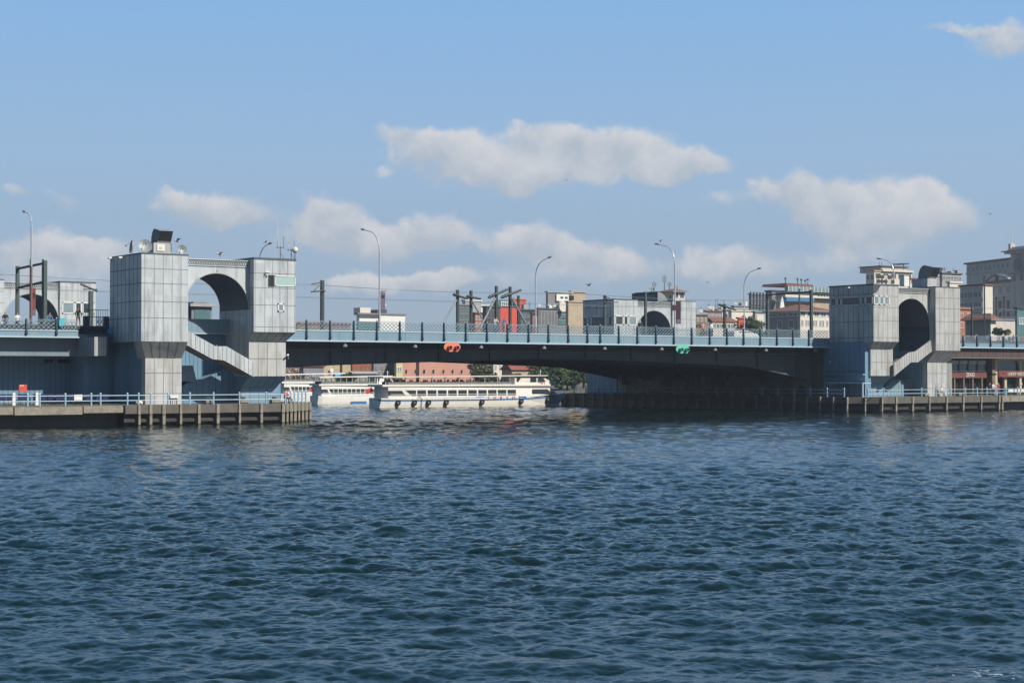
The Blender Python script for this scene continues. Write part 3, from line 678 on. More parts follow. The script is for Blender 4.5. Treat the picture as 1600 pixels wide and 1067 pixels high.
p = PX(176, 405, XM-UA0); cctv((p.x-.1, p.y, p.z-.3), 'white camera at the back corner of the left tower side face', (-.8,-.5))
p = PX(1299, 570, XM+UB0); cctv((p.x-.2, p.y, p.z), 'camera on the channel-side wall below the right tower', (-.8,-.5))
def floodlight(loc, label, n=1):
    t = thing('floodlight', loc, label, 'floodlight', 'floodlights on the tower side walls'); x, y, z = loc; m = MB()
    m.box((x-.45,y-.18,z-.05),(x-.1,y+.18,z+.12),'white'); part(m, 'housing', t); m = MB(); m.tube([(x,y,z),(x-.3,y,z+.05)], .04, 'galv', 5); part(m, 'arm', t)
p = PX(192, 403, XM-UA0); floodlight(tuple(p), 'white floodlight high on the shaded side wall of the left tower')
p = PX(1328, 450, XM+UB0); floodlight(tuple(p), 'white floodlight on the shaded channel side of the right tower')
p = PX(917, 480, XM+UB0); floodlight(tuple(p), 'left of the two floodlights on the far right tower')
p = PX(931, 480.5, XM+UB0); floodlight(tuple(p), 'right of the two floodlights on the far right tower')
# bundle of horn speakers on right tower corner
hs_ = thing('siren_horns', onroof(1384, 6.6), 'cluster of dark and cream siren horns at the corner of the right tower roof', 'siren'); hx, hy, hzz = onroof(1376, 6.6)
for k in range(9):
    m = MB(); cx_ = hx+(k%5)*.62-.6; cz_ = hzz+.35+.55*(k//5); m.tube([(cx_,hy,cz_),(cx_-.25,hy-.45,cz_)], .1, 'cream' if k % 4 == 3 else 'dark_grey', 8, .27); part(m, 'horn', hs_)
m = MB(); m.tube([(hx-.8,hy,hzz+.3),(hx+2.0,hy,hzz+.3)], .05, 'steel_dark', 5)
for k in range(4): m.tube([(hx-.7+k*.85,hy,hzz),(hx-.7+k*.85,hy,hzz+1.0)], .05, 'steel_dark', 5)
part(m, 'frame', hs_)
m = MB(); a_ = XM+UB0; m.prism([(a_-.02, YT-.02, ZT-.1), (a_+1.3, YT-.02, ZT-.1), (a_+.55, YT-.02, ZT-.95), (a_-.02, YT-.02, ZT-1.1)], (0, .05, 0), 'dark_grey'); part(m, 'missing_panel', tR)
p = PY(1413, 440, YF-5); mb = MB(); mb.box((p.x-.45, YF-5.4, zt_), (p.x+.45, YF-4.6, zt_+1.35), 'plastic_white'); mb.box((p.x-.5, YF-5.45, zt_+1.35), (p.x+.5, YF-4.55, zt_+1.42), 'galv')
tag(mb.build('equipment_cabinet'), 'white upright cabinet on the right tower roof beside the horns', 'cabinet')
p = PY(252, 392, YF-4.7); mb = MB(); mb.box((p.x-.4, YF-4.68, ZT+.55), (p.x+.35, YF-4.63, ZT+1.15), 'white'); mb.box((p.x-.2, YF-4.7, ZT+.72), (p.x+.1, YF-4.67, ZT+.95), 'yellow_wall')
tag(mb.build('notice_plate'), 'white square plate with yellow mark below the left tower vent hood', 'sign')

# ------------------------------------------------------------------ bridge: deck, girders, piers
XL, XR = XM-UB0, XM+UB0            # clear span between towers
bridge = thing('road_bridge', (XM, (YF+YB)/2, ZF0), 'long low road bridge with pale blue edge beam and black girders spanning the channel', 'bridge')
m = MB(); m.box((-75, YF+.25, ZF1-.25), (150, YB-.25, ZF1-.02), 'asphalt'); part(m, 'deck', bridge)
m = MB()
for y0, y1 in ((YF+.3, 2.0), (29.0, YB-.3)): m.box((-75, y0, ZF1-.015), (150, y1, ZF1+.11), 'paving')
part(m, 'footway', bridge)
def fascia(x0, x1, z0, z1, name='edge_beam'):
    m = MB(); m.box((x0, YF, z0), (x1, YF+.25, z1), 'fascia')
    m.box((x0, YF-.12, z0-.06), (x1, YF+.2, z0+.09), 'fascia_edge'); m.box((x0, YF-.05, z1-.05), (x1, YF+.2, z1+.05), 'fascia_edge')
    x = x0+1.0
    while x < x1: m.box((x-.015, YF-.012, z0+.1), (x+.015, YF, z1-.06), 'blue_seam'); x += 7.95
    part(m, name, bridge)
fascia(XL+.02, XR-.02, ZF0, ZF1)
m = MB(); m.box((XL, YB-.25, ZF0), (XR, YB, ZF1), 'fascia'); part(m, 'edge_beam', bridge)
def soffit(x):     # bottom line of the haunched girders
    d = min(XR-x, x-XL)
    if d > 12: return 6.5-(0 if d > 36 else (36-d)/24*.72)
    return 5.78-1.9*((12-d)/12)**1.15 if x > XM else 5.78-.5*(12-d)/12
m = MB(); m.tube([(XL, -3.6, 7.55), (XR, -3.6, 7.55)], .05, 'steel_dark', 6); m.tube([(XL, -3.6, 7.2), (XR, -3.6, 7.2)], .03, 'galv', 5); part(m, 'conduit', bridge)
for y in (-3.1, 4, 12.5, 21, 28.5, 35.2):
    m = MB(); n = 56
    for k in range(n):
        x0 = XL-1+(XR-XL+1.5)*k/n; x1 = XL-1+(XR-XL+1.5)*(k+1)/n
        a, b = soffit(max(XL, x0)), soffit(min(XR, x1))
        m.hexa([(x0,y-.18,a),(x1,y-.18,b),(x1,y+.18,b),(x0,y+.18,a),(x0,y-.18,ZF1-.26),(x1,y-.18,ZF1-.26),(x1,y+.18,ZF1-.26),(x0,y+.18,ZF1-.26)], 'girder')
        m.hexa([(x0,y-.45,a-.08),(x1,y-.45,b-.08),(x1,y+.45,b-.08),(x0,y+.45,a-.08),(x0,y-.45,a-.001),(x1,y-.45,b-.001),(x1,y+.45,b-.001),(x0,y+.45,a-.001)], 'girder')
    for k in range(0, 12):
        x = XL+3+k*6.7
        if x < XR-1: m.box((x-.05, y-.4, soffit(x)), (x+.05, y+.4, ZF1-.27), 'girder')
    part(m, 'girder', bridge)
m = MB()
for k in range(22):
    x = XL+1.5+k*3.7
    if x < XR: m.box((x-.12, YF+.3, ZF1-1.0), (x+.12, YB-.3, ZF1-.262), 'girder')
part(m, 'cross_beams', bridge)

# right channel pier and left channel pier: concrete blocks that carry the span
def pier(side, label):
    x0, x1 = sorted((XM+side*(UB0-.9), XM+side*(UB0+(24 if side > 0 else 18))))
    t = thing('channel_pier', ((x0+x1)/2, 15, 0), label, 'bridge pier', 'concrete piers at the channel')
    m = MB(); m.box((x0+.9 if side > 0 else x0, YF+1.0, ZP-.4), (x1 if side > 0 else x1-.9, YB-.8, ZF1-.3), 'concrete_wall' if side > 0 else 'blue_wall')
    for k in range(13 if side > 0 else 0):
        yy = -1.5+k*2.95; m.prism([(x0+.885, yy-1.1, ZP), (x0+.885, yy+1.1, ZP), (x0+.885, yy+.2, ZP+1.5+.5*(k % 3)), (x0+.885, yy-.1, ZP+1.9+.4*(k % 2))], (.02, 0, 0), 'wet')
    part(m, 'wall', t)
    xs = XM+side*(UB0)
    for k in range(9):                  # bearing blocks that stick out under the girders
        m = MB(); y = -2+k*4.6; m.box((xs-side*.9, y-.5, 3.2+.6*(k % 2)), (xs+side*.02, y+.5, 5.6), 'concrete_wall'); part(m, 'bearing_block', t)
    m = MB(); m.box((xs-side*.06, YF+1.0, ZP), (xs+side*.03, YF+3.2, 8.5), 'concrete'); part(m, 'pilaster', t)
    if side > 0:
        m = MB(); m.box((xs-.12, YF-6.2, 2.0), (xs+.9, YF+.9, 8.6), 'blue_wall')
        m.seams([(xs-.12,YF+.9,2.0),(xs-.12,YF-6.2,2.0),(xs-.12,YF-6.2,8.6),(xs-.12,YF+.9,8.6)], 8, 0, m='blue_seam', vs=[.28,.46], w=.05)
        m.box((xs-.5, YF-6.2, 4.55), (xs-.12, YF+.6, 4.75), 'blue_wall'); m.box((xs-1.6, YF-7.2, 3.55), (xs-.12, YF-1.2, 3.65), 'fascia_edge')
        m.box((xs-1.6, YF-7.2, ZP), (xs-1.45, YF-7.0, 3.55), 'fascia_edge')
        part(m, 'blue_cladding', t)
    else:
        m = MB(); m.box((xs-.9, YF-4.2, 2.0), (xs+.1, YF+.9, 8.6), 'blue_wall'); part(m, 'blue_cladding', t)
    # blue rear wall below the far tower
    m = MB(); m.box((xs-side*.1, YB-.75, ZP), (xs+side*14, YB+6.4, 8.9), 'blue_wall')
    m.seams([(xs-side*.1,YB+6.4,ZP),(xs-side*.1,YB-.75,ZP),(xs-side*.1,YB-.75,8.9),(xs-side*.1,YB+6.4,8.9)], 7, 0, m='blue_seam', vs=[.42])
    part(m, 'rear_blue_wall', t)
    return t
pier(1, 'dark stained concrete pier under the right end of the span beside the channel')
pier(-1, 'concrete and blue pier under the left tower, mostly hidden behind it')

# approach to the left of the left tower
ZL0, ZL1, ZLR = 8.12, 8.72, 9.76
XA = XM-UA0                         # landward face of the left tower
m = MB(); m.box((-75, YF, ZL0), (-37.3, YF+.25, ZL1), 'fascia'); m.box((-75, YF-.14, ZL0-.06), (-37.25, YF+.2, ZL0+.07), 'fascia_edge'); m.box((-75, YF-.06, ZL1-.04), (-37.3, YF+.2, ZL1+.05), 'fascia_edge'); part(m, 'edge_beam', bridge)
m = MB(); m.box((-75, YF+1.2, 6.38), (XA+1.5, YF+1.8, ZL0+.3), 'approach_girder')
part(m, 'approach_girder', bridge); m = MB()
m.box((-75, YF+.1, ZL0-.06), (XA+1, YF+1.2, ZL0+.3), 'approach_girder')
part(m, 'ledge', bridge)
# splayed box between the deck edge and the tower
bx = MB()
def bp(px, py, y): return PY(px, py, y)
ya, yb = YF+.4, YT+5.2
pl = [bp(123, 526, ya), bp(147, 527, yb), bp(166, 527, yb)]
X1_, X2_, X3_ = pl[0].x, pl[1].x, pl[2].x
zb_, zt2 = 6.36, 8.14
bx.prism([(X1_, ya, zb_), (X2_, yb, zb_), (X3_, yb, zb_), (X3_+1.7, ya+.2, zb_), (XA+1.4, ya+.3, zb_), (XA+1.4, ya+1.4, zb_), (X1_, ya+1.4, zb_)], (0, 0, zt2-zb_), 'approach_girder')
bx.prism([(X2_+.02, yb-.03, zb_+.02), (X3_, yb-.03, zb_+.02), (X3_, yb-.001, zb_+.02), (X2_+.02, yb-.001, zb_+.02)], (0, 0, zt2-zb_-.03), 'panel_warm')
bx.hexa([(X1_, ya, zt2), (X3_, yb, zt2), (X3_+2.2, ya, zt2), (X1_+.5, ya+1.2, zt2), (X1_+.1, ya+.2, zt2+.35), (X3_-.3, ya-.3, zt2+.25), (X3_+2.0, ya+.1, zt2+.3), (X1_+.5, ya+1.2, zt2+.4)], 'slate')
part(bx, 'corner_box', bridge)
# blue cladding wall of the lower level at the left
wl = thing('lower_level_wall', (-55, -1.5, ZP), 'long blue ribbed wall of the lower level under the left approach', 'wall')
WY = -1.9; m = MB(); m.box((-75, WY, ZP-.3), (XA+2, -1.4, 7.9), 'blue_wall')
m.seams([(-75,WY,ZP),(XA+2,WY,ZP),(XA+2,WY,7.9),(-75,WY,7.9)], 84, 0, m='blue_seam', w=.04)
part(m, 'wall', wl)
m = MB()
for x0_, x1_ in ((-38.9, -38.1), (-37.6, -35.4)): m.box((x0_, WY-.08, 5.75), (x1_, WY, 6.1), 'dark')
for k in range(3): m.box((-35.6+k*.25, WY-.08, 4.2), (-35.5+k*.25, WY, 5.6), 'dark')
part(m, 'vent_grille', wl)

# right approach
m = MB(); XB = XM+UA0; zr0, zr1 = PY(1540, 543.5, YF).z, PY(1540, 536.5, YF).z
m.box((XB-.1, YF, zr0), (150, YF+.25, zr1), 'fascia'); m.box((XB-.1, YF-.14, zr0-.06), (150, YF+.2, zr0+.08), 'fascia_edge'); part(m, 'edge_beam', bridge)

# ------------------------------------------------------------------ railings of the deck
def lattice_mesh(L, zb, zt, ornate=False):
    m = MB(); h = zt-zb; n = 6; w = L/n
    m.box((0, -.04, zt-.055), (L, .04, zt+.0), 'lattice'); m.box((0, -.03, zb), (L, .03, zb+.045), 'lattice'); m.box((0, -.03, zt-.17), (L, .03, zt-.14), 'lattice')
    zc0, zc1 = zb+.045, zt-.17; rows_ = 2; rh = (zc1-zc0)/rows_
    for i in range(n):
        for j in range(rows_):
            x0 = i*w; z0 = zc0+j*rh
            m.tube([(x0,0,z0),(x0+w,0,z0+rh)], .034, 'lattice', 4); m.tube([(x0,0,z0+rh),(x0+w,0,z0)], .034, 'lattice', 4)
            m.box((x0+w/2-.06,-.02,z0+rh/2-.06),(x0+w/2+.06,.02,z0+rh/2+.06), 'lattice')
            if ornate:
                pts = [(x0+w/2+.15*cos(a),0,z0+rh/2+.15*sin(a)) for a in [2*pi*q/8 for q in range(9)]]
                m.tube(pts, .018, 'rail_blue', 4)
    return m
def post_mesh(z0, z1):
    m = MB(); m.hexa([(-.065,-.22,z0+.25),(.065,-.22,z0+.25),(.065,-.02,z0),(-.065,-.02,z0),(-.065,-.14,z1),(.065,-.14,z1),(.07,-.02,z1),(-.07,-.02,z1)], 'navy')
    m.box((-.08,-.27,z0+.22),(.08,-.02,z0+.40),'navy'); m.box((-.09,-.02,z0+.3),(.09,.06,z1-.05),'lattice'); m.sphere((0,-.06,z1+.1), .075, 'fascia_edge', 8, 6); m.tube([(0,-.06,z1),(0,-.06,z1+.05)], .03, 'navy', 5)
    return m
def railing(pxs, z0, z1, zt, x_start, x_end, label, ornate=False):
    xs = [PY(px, 520, YF-.2).x for px in pxs]
    t = thing('deck_railing', ((xs[0]+xs[-1])/2, YF, z1), label, 'railing', 'railings along the near edge of the bridge')
    pm = post_mesh(z0+.05, zt+.02); base = wbase(t)
    pmesh = None
    for x in xs:
        if pmesh is None: o = pm.build('post', None, (0, 0, 0)); pmesh = o.data
        else: o = bpy.data.objects.new('post', pmesh); root_col.objects.link(o)
        o.parent = t; o.location = (x-base.x, 0, -base.z)
    edges = [x_start]+xs+[x_end]; lat = lattice_mesh(1.0, z1+.05, zt, ornate); lmesh = {}
    for a, b in zip(edges, edges[1:]):
        if b-a < .15: continue
        key = round(b-a, 1)
        if key not in lmesh:
            L = b-a; mm = lattice_mesh(L, z1+.05, zt, ornate); o = mm.build('lattice_panel', None, (0, 0, 0)); lmesh[key] = (o.data, L)
        else: o = bpy.data.objects.new('lattice_panel', lmesh[key][0]); root_col.objects.link(o); o.scale.x = (b-a)/lmesh[key][1]
        o.parent = t; o.location = (a-base.x, .02, -base.z)
main_px = [480,517,554,590,626,661,695,729,762,794,827,858,889,919,939,968,997,1026,1054,1082,1110,1137,1163,1189,1215,1240,1265]
railing(main_px, ZF0, ZF1, ZR, XL, XR-.1, 'pale blue lattice railing with dark posts along the main span')
railing([-87, -45, -3, 42, 89], ZL0, ZL1, ZLR, -58, -37.4, 'ornate lattice railing left of the left tower')
railing([1506,1527.7,1548.7,1568.8,1590,1611,1632], zr0, zr1, zr1+.98, XB, 108, 'lattice railing of the right approach above the restaurants')
# dark gates and return railing beside the left tower
t = thing('steel_fence', (PY(150, 520, YF+1).x, YF+1, ZF1-.4), 'dark open steel fence between the left railing and the left tower', 'fence')
m = MB(); xa, xb = PY(133, 520, YF+1).x, XA+.3
for x in np.arange(xa, xb, .22): m.tube([(x, YF+1, ZF1-.4), (x, YF+1, ZR+.65)], .018, 'steel_dark', 4)
for z in (ZF1-.2, ZR-.05, ZR+.62): m.tube([(xa, YF+1, z), (xb, YF+1, z)], .03, 'navy', 4)
part(m, 'bars', t)
m = lattice_mesh(2.1, ZF1-.3, ZR-.1, True); m.v = [(p[0]+xa+.9, p[1]+YF+.6, p[2]) for p in m.v]; part(m, 'lattice_panel', t)
for px in (134, 166):
    m = MB(); x = PY(px, 520, YF+.6).x; m.box((x-.22, YF+.4, ZF1-.5), (x+.22, YF+.8, ZR), 'navy'); part(m, 'post', t)
p = PY(97, 503, YF-.25); mb = MB(); mb.prism([(p.x-.28, YF-.35, 9.1), (p.x+.12, YF-.35, 9.25), (p.x+.32, YF-.35, 9.95), (p.x-.25, YF-.35, 9.85), (p.x-.33, YF-.35, 9.5)], (0, .22, 0), 'turquoise')
tag(mb.build('cloth_bag'), 'turquoise bag hanging on the left railing', 'bag')
p = PY(174, 513, YF-.25); mb = MB(); mb.prism([(p.x-.5, YF-.9, 8.55), (p.x+.4, YF-.9, 8.5), (p.x+.3, YF-.9, 8.85), (p.x-.1, YF-.9, 9.1), (p.x-.4, YF-.9, 8.9)], (0, .6, 0), 'sign_blue')
tag(mb.build('plastic_sack'), 'blue plastic sack on the ledge at the foot of the left tower', 'sack')

# pendant lamps below the edge beam
lamp0 = None
for i, px in enumerate((538.5, 648, 751, 849.5, 944, 1033, 1116.5, 1196, 1273)):
    x = PY(px, 538, YF+.3).x
    if lamp0 is None:
        lamp0 = thing('pendant_lamp', (x, YF+.25, ZF0), '', 'pendant lamp'); 
        m = MB(); m.tube([(x, YF+.25, ZF0+.1), (x, YF+.25, ZF0-.18)], .05, 'galv', 6); part(m, 'stem', lamp0)
        m = MB(); m.tube([(x, YF+.25, ZF0-.12), (x, YF+.25, ZF0-.55)], .10, 'mid_grey', 10, .28); part(m, 'shade', lamp0); o = lamp0
    else: o = copy_tree(lamp0); o.location = (x, YF+.25, ZF0)
    o['label'] = ['first hanging lamp under the bridge edge from the left tower', 'second hanging lamp, left of the orange signal board', 'hanging lamp just right of the orange signal board', 'fourth hanging lamp from the left tower under the edge beam', 'middle hanging lamp under the joint in the edge beam', 'hanging lamp just left of the green signal board', 'hanging lamp just right of the green signal board', 'second hanging lamp from the right tower', 'last hanging lamp beside the right tower'][i]
    o['group'] = 'hanging lamps under the bridge edge'
# navigation signal boards
def signal(px0, px1, py0, py1, colr, lens, label):
    a, b = PY(px0, py1, YF-.15), PY(px1, py0, YF-.15); w = (b.x-a.x); h = b.z-a.z; cx, cz = (a.x+b.x)/2, (a.z+b.z)/2
    t = thing('signal_board', (cx, YF-.1, a.z), label, 'navigation signal', 'navigation signal boards on the bridge edge')
    m = MB(); ww, hh = w/2, h/2; c = .32
    o = [(-ww+c*w*.55,-hh),(ww-c*w*.55,-hh),(ww,-hh*.25),(ww,hh*.25),(ww-c*w*.5,hh),(-ww+c*w*.5,hh),(-ww,hh*.3),(-ww,-hh*.3)]
    m.prism([(cx+x, YF-.2, cz+z) for x, z in o], (0, .1, 0), colr, 'black_rubber'); part(m, 'board', t)
    m = MB(); m.box((cx-.03, YF-.1, cz), (cx+.03, YF+.3, cz+hh), 'steel_dark'); part(m, 'bracket', t)
    for s_ in (-.42, .38):
        l = MB(); lx = cx+s_*w/2*1.1; l.tube([(lx, YF-.18, cz-.1), (lx, YF-.62, cz-.1)], .22, lens, 12, .24); l.tube([(lx,YF-.3,cz+.02),(lx+.05,YF-.75,cz+.02)], .1, 'dark', 8)
        part(l, 'signal_lamp', t)
signal(693.5, 719, 535, 549.5, 'orange_sign', 'red_lens', 'orange-red board with two signal lamps under the left half of the bridge edge')
signal(1056, 1077, 539, 552, 'green_sign', 'teal_lens', 'green board with two signal lamps under the right half of the bridge edge')

# ------------------------------------------------------------------ quays (fender platforms) with piles
def quay(outline, piles, label, xback, slab=None):
    """outline: plan polygon front edge left to right; piles: plan points"""
    t = thing('fender_quay', (outline[0][0], outline[0][1], 0), label, 'quay', 'concrete fender quays')
    top = MB(); back = xback
    poly = outline+back
    top.prism([(x, y, 1.12) for x, y in poly], (0, 0, ZP-1.12), 'concrete'); part(top, 'deck_slab', t)
    w = MB(); ins = []
    cx = sum(p[0] for p in poly)/len(poly); cy = sum(p[1] for p in poly)/len(poly)
    ins = [(x+(cx-x)*.02+(.0), y+1.0) for x, y in outline]+back
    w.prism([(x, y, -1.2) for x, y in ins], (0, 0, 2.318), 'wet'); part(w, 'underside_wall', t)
    r = MB()
    for a, b in zip(outline, outline[1:]):
        a_, b_ = Vector((a[0], a[1], 0)), Vector((b[0], b[1], 0)); d = (b_-a_); 
        if d.length < .5: continue
        n = Vector((d.y, -d.x, 0)).normalized(); q = -.35
        r.prism([a_+n*(q)+Vector((0,0,.35)), b_+n*q+Vector((0,0,.35)), b_+n*(q-.3)+Vector((0,0,.35)), a_+n*(q-.3)+Vector((0,0,.35))], (0,0,.32), 'wet')
    part(r, 'waler_beam', t)
    for i, (x, y) in enumerate(piles):
        m = MB(); w_ = .11+.02*((i*7) % 3)
        yb_ = .25 if (x > 60 or x < 0) else .02
        m.box((x-w_, y-.14, 1.05), (x+w_, y+yb_, ZP+.02), 'concrete_light')
        m.box((x-w_*.9+.05, y-.05, .15), (x+w_*.9+.05, y+yb_+.1, 1.05), 'concrete_light'); m.box((x-w_+.05, y-.03, -1.0), (x+w_+.05, y+yb_+.15, .15), 'wet')
        part(m, 'pile', t)
    return t
def xs_at(pxs, y): return [(PY(px, 640, y).x, y) for px in pxs]
pL = xs_at([217,235,255.5,282,310.5,340,374,408,442], YP)
cL = pL[-1]; ch = [(cL[0]+i*.95, cL[1]+i*1.0) for i in range(1, 8)]
xend = ch[-1]
quay([(PY(196,640,YP).x, YP), cL, xend], pL+ch, 'concrete quay on piles at the foot of the left tower', [(xend[0], YB+5), (PY(196,640,YP).x, YB+5)])
pR = xs_at([1357,1378,1400,1426,1452,1479,1505,1533,1561,1566], YP)
cR = (58.3, -13.2); side = [(58.0, -13+i*2.3+.5) for i in range(0, 26)]
side_p = [p for p in side if p[1] < 45]
quay([(58.0, 45.5), (58.0, -12.6), (60.8, YP), (pR[-1][0]+.2, YP)], pR[1:]+[(59.4, -14.0)]+[(x-.15, y) for x, y in side_p], 'long dark concrete fender quay on piles round the right pier', [(pR[-1][0]+.2, YB+5), (58.0, YB+8.3)])
# plain walkways beyond the piled parts
def walkway(x0, x1, y, label):
    t = thing('walkway', ((x0+x1)/2, y, 1.2), label, 'walkway', 'plain concrete walkways along the lower level')
    m = MB(); m.box((x0, y, 1.25), (x1, 0, ZP-.01), 'concrete'); x = x0
    while x < x1-.5:      # chipped edge beam in sections
        L = min(random.uniform(4.5, 7.5), x1-x); h0 = 1.15+random.uniform(-.12,.12); m.box((x+.06, y-.25, h0), (x+L-.06, y-.001, ZP-.02-random.uniform(0,.05)), 'concrete_light'); x += L
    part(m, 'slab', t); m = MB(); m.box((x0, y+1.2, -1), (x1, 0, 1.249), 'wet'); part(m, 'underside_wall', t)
walkway(-78, PY(196,640,YP).x-.05, YP+.5, 'chipped concrete walkway under the left approach')
walkway(pR[-1][0]+.25, 125, YP+3.2, 'concrete walkway in front of the restaurants at the far right')
# blue rails along the quays
def quay_rail(pts, label, z0=ZP, ends=None):
    t = thing('quay_railing', (pts[0][0], pts[0][1], z0), label, 'railing', 'blue railings along the quays')
    for k, (x, y) in enumerate(pts):
        m = MB(); m.tube([(x, y, z0-.02), (x, y, z0+1.0)], .085, 'rail_blue', 8); m.sphere((x, y, z0+1.04), .1, 'fascia_edge', 8, 6); part(m, 'post', t)
    m = MB(); P = [(x, y, 0) for x, y in (ends[0:1] if ends else [])+list(pts)+(ends[1:2] if ends else [])]
    for z in (z0+.42, z0+.88):
        for a, b in zip(P, P[1:]): m.tube([(a[0], a[1], z), (b[0], b[1], z)], .04, 'fascia_edge', 6)
    part(m, 'rails', t)
quay_rail(xs_at([-70,-20,43,62,102,142.5,157,199,216.5,235.6,262.7,296.6,333.5,374,416,446], YP+.35)+[(c[0]-.3, c[1]+.3) for c in ch[1:]], 'pale blue railing along the left quay')
quay_rail(xs_at([1355.7,1381,1410,1440,1462,1485,1508.5,1527,1542,1557,1570], YP+.35), 'blue two-bar railing along the right quay')
quay_rail(xs_at([1572,1590,1612,1640], YP+3.0), 'blue railing in front of the far right restaurant tables')
quay_rail([(58.4, y) for y in np.arange(-11.5, 44.5, 2.9)], 'low dark railing along the channel side of the right quay')

# bollards, boxes, notice boards on the quays
def on_quay(px, y, z=ZP): p = PY(px, 628, y); return (p.x, y, z)
def bollard(px, y, label):
    x, y, z = on_quay(px, y); t = thing('mooring_bollard', (x, y, z), label, 'bollard', 'white concrete mooring blocks on the left quay')
    m = MB(); m.box((x-.38, y-.3, z), (x+.38, y+.3, z+.42), 'concrete_light'); part(m, 'block', t)
    m = MB(); m.tube([(x,y,z+.42),(x,y,z+.58)], .12, 'steel_dark', 8); m.tube([(x-.22,y,z+.58),(x+.22,y,z+.58)], .09, 'steel_dark', 8); part(m, 'cleat', t)
for px, l in ((326, 'white mooring block below the stair of the left tower'), (380, 'white mooring block left of the left tower base'), (428.5, 'white mooring block in front of the left tower base')): bollard(px, YP+1.0, l)
for px, l in ((1446, 'white mooring block on the right quay'), (1499, 'small white mooring block in front of the first restaurant')): bollard(px, YP+1.0, l)
def board(px, y, w, h, mt, label, zc=1.35, text=None):
    x, y, z = on_quay(px, y); t = thing('notice_board', (x, y, z), label, 'sign'); m = MB()
    m.box((x-w/2, y-.05, z+zc-h/2), (x+w/2, y+.05, z+zc+h/2), mt); part(m, 'panel', t); m = MB(); m.box((x-w/2+.08, y-.058, z+zc+h/2-.12), (x+w/2-.4*w, y-.05, z+zc+h/2-.05), 'plastic_white'); part(m, 'caption_strip', t)
    m = MB()
    for s_ in (-1, 1): m.tube([(x+s_*w*.4, y+.07, z), (x+s_*w*.4, y+.07, z+zc+h/2)], .03, 'steel_dark', 5)
    part(m, 'legs', t)
board(35.5, -5.2, .75, .65, 'bright_red', 'small red board on posts against the blue wall at the far left', 1.5)
board(1437, YF-1.2, 1.0, 1.3, 'bright_red', 'red board standing at the foot of the right tower', .95)
board(272, YP+2.8, .8, .35, 'plastic_white', 'small white board with red mark at the left tower pillar', .75)
board(122, -12.2, .75, .5, 'plastic_white', 'white paper sign on the left quay railing', .7)
# dark plastic terrace chairs and tables at the lower left
def chair(x, y, rz, label, m_='chair_blue'):
    t = bpy.data.objects.new('terrace_chair', None); root_col.objects.link(t); t.location = (x, y, ZP); BASE[t.name] = Vector((0,0,0)); t['_l'] = 1
    m = MB(); m.box((-.24,-.24,.42),(.24,.24,.47),m_); o = m.build('seat', None, (0,0,0)); o.parent = t
    m = MB(); m.hexa([(-.26,.2,.45),(.26,.2,.45),(.26,.26,.45),(-.26,.26,.45),(-.28,.3,1.0),(.28,.3,1.0),(.28,.35,1.0),(-.28,.35,1.0)],m_); o = m.build('backrest', None, (0,0,0)); o.parent = t
    for sx in (-.21,.21):
        for sy in (-.21,.21):
            m = MB(); m.tube([(sx*1.1,sy*1.1,0),(sx,sy,.43)], .025, 'steel_dark', 5); o = m.build('leg', None, (0,0,0)); o.parent = t
    t.rotation_euler.z = rz; tag(t, label, 'chair', 'dark blue terrace chairs on the left quay'); del t['_l']; return t
c0 = None
spots = [(3,-9.2,0),(12,-9.0,0.2),(30,-9.5,.1),(38,-8.6,0),(56,-10.2,-.3),(66,-9.4,0),(77,-8.8,.2),(90,-9.3,0),(99,-8.5,.1),(110,-9.6,-.1),(124,-9,.3),(137,-9.3,.0),(152,-9.1,.1),(163,-8.9,0)]
wh = ['at the left frame edge','next in from the left frame edge','below the left side of the red board','below the right side of the red board','between the first two railing posts right of the red board','second right of the red board','third right of the red board','fourth right of the red board','left of the white paper sign','beside the white paper sign','just right of the white paper sign','left of the dark tower base','near the dark tower base','closest to the left tower pillar']
for (px, y, rz), w_ in zip(spots, wh):
    p = on_quay(px, y)
    if c0 is None: c0 = chair(p[0], y, rz+pi, 'dark blue chair '+w_); o = c0
    else: o = copy_tree(c0); o.location = (p[0], y, ZP); o.rotation_euler.z = rz+pi
    o['label'] = 'dark blue terrace chair '+w_
t0 = None
for px, y, l in ((21,-8.2,'at the left frame edge'),(47,-8.0,'below the red board'),(84,-8.2,'in the middle of the left terrace'),(130,-8.1,'right of the white paper sign')):
    x = on_quay(px, y)[0]
    if t0 is None:
        t0 = thing('terrace_table', (x, y, ZP), '', 'table', 'terrace tables on the left quay'); m = MB(); m.box((x-.55,y-.4,ZP+.7),(x+.55,y+.4,ZP+.74),'concrete_light'); part(m,'tabletop',t0)
        m = MB(); m.tube([(x,y,ZP),(x,y,ZP+.7)], .05, 'steel_dark', 6); m.box((x-.3,y-.3,ZP),(x+.3,y+.3,ZP+.04),'steel_dark'); part(m,'pedestal',t0); o = t0
    else: o = copy_tree(t0); o.location = (x, y, ZP)
    o['label'] = 'terrace table among the dark chairs '+l
for px, l in ((22, 'white folded menu stand near the left frame edge'), (58, 'white folded menu stand beside the railing post right of the red board')):
    x, y, z = on_quay(px, -10.6); m = MB(); m.prism([(x-.14,y,z),(x+.14,y,z),(x+.12,y,z+1.12),(x,y,z+1.2),(x-.12,y,z+1.12)], (0,.06,0), 'plastic_white'); tag(m.build('menu_stand'), l, 'menu stand', 'white menu stands on the left terrace')

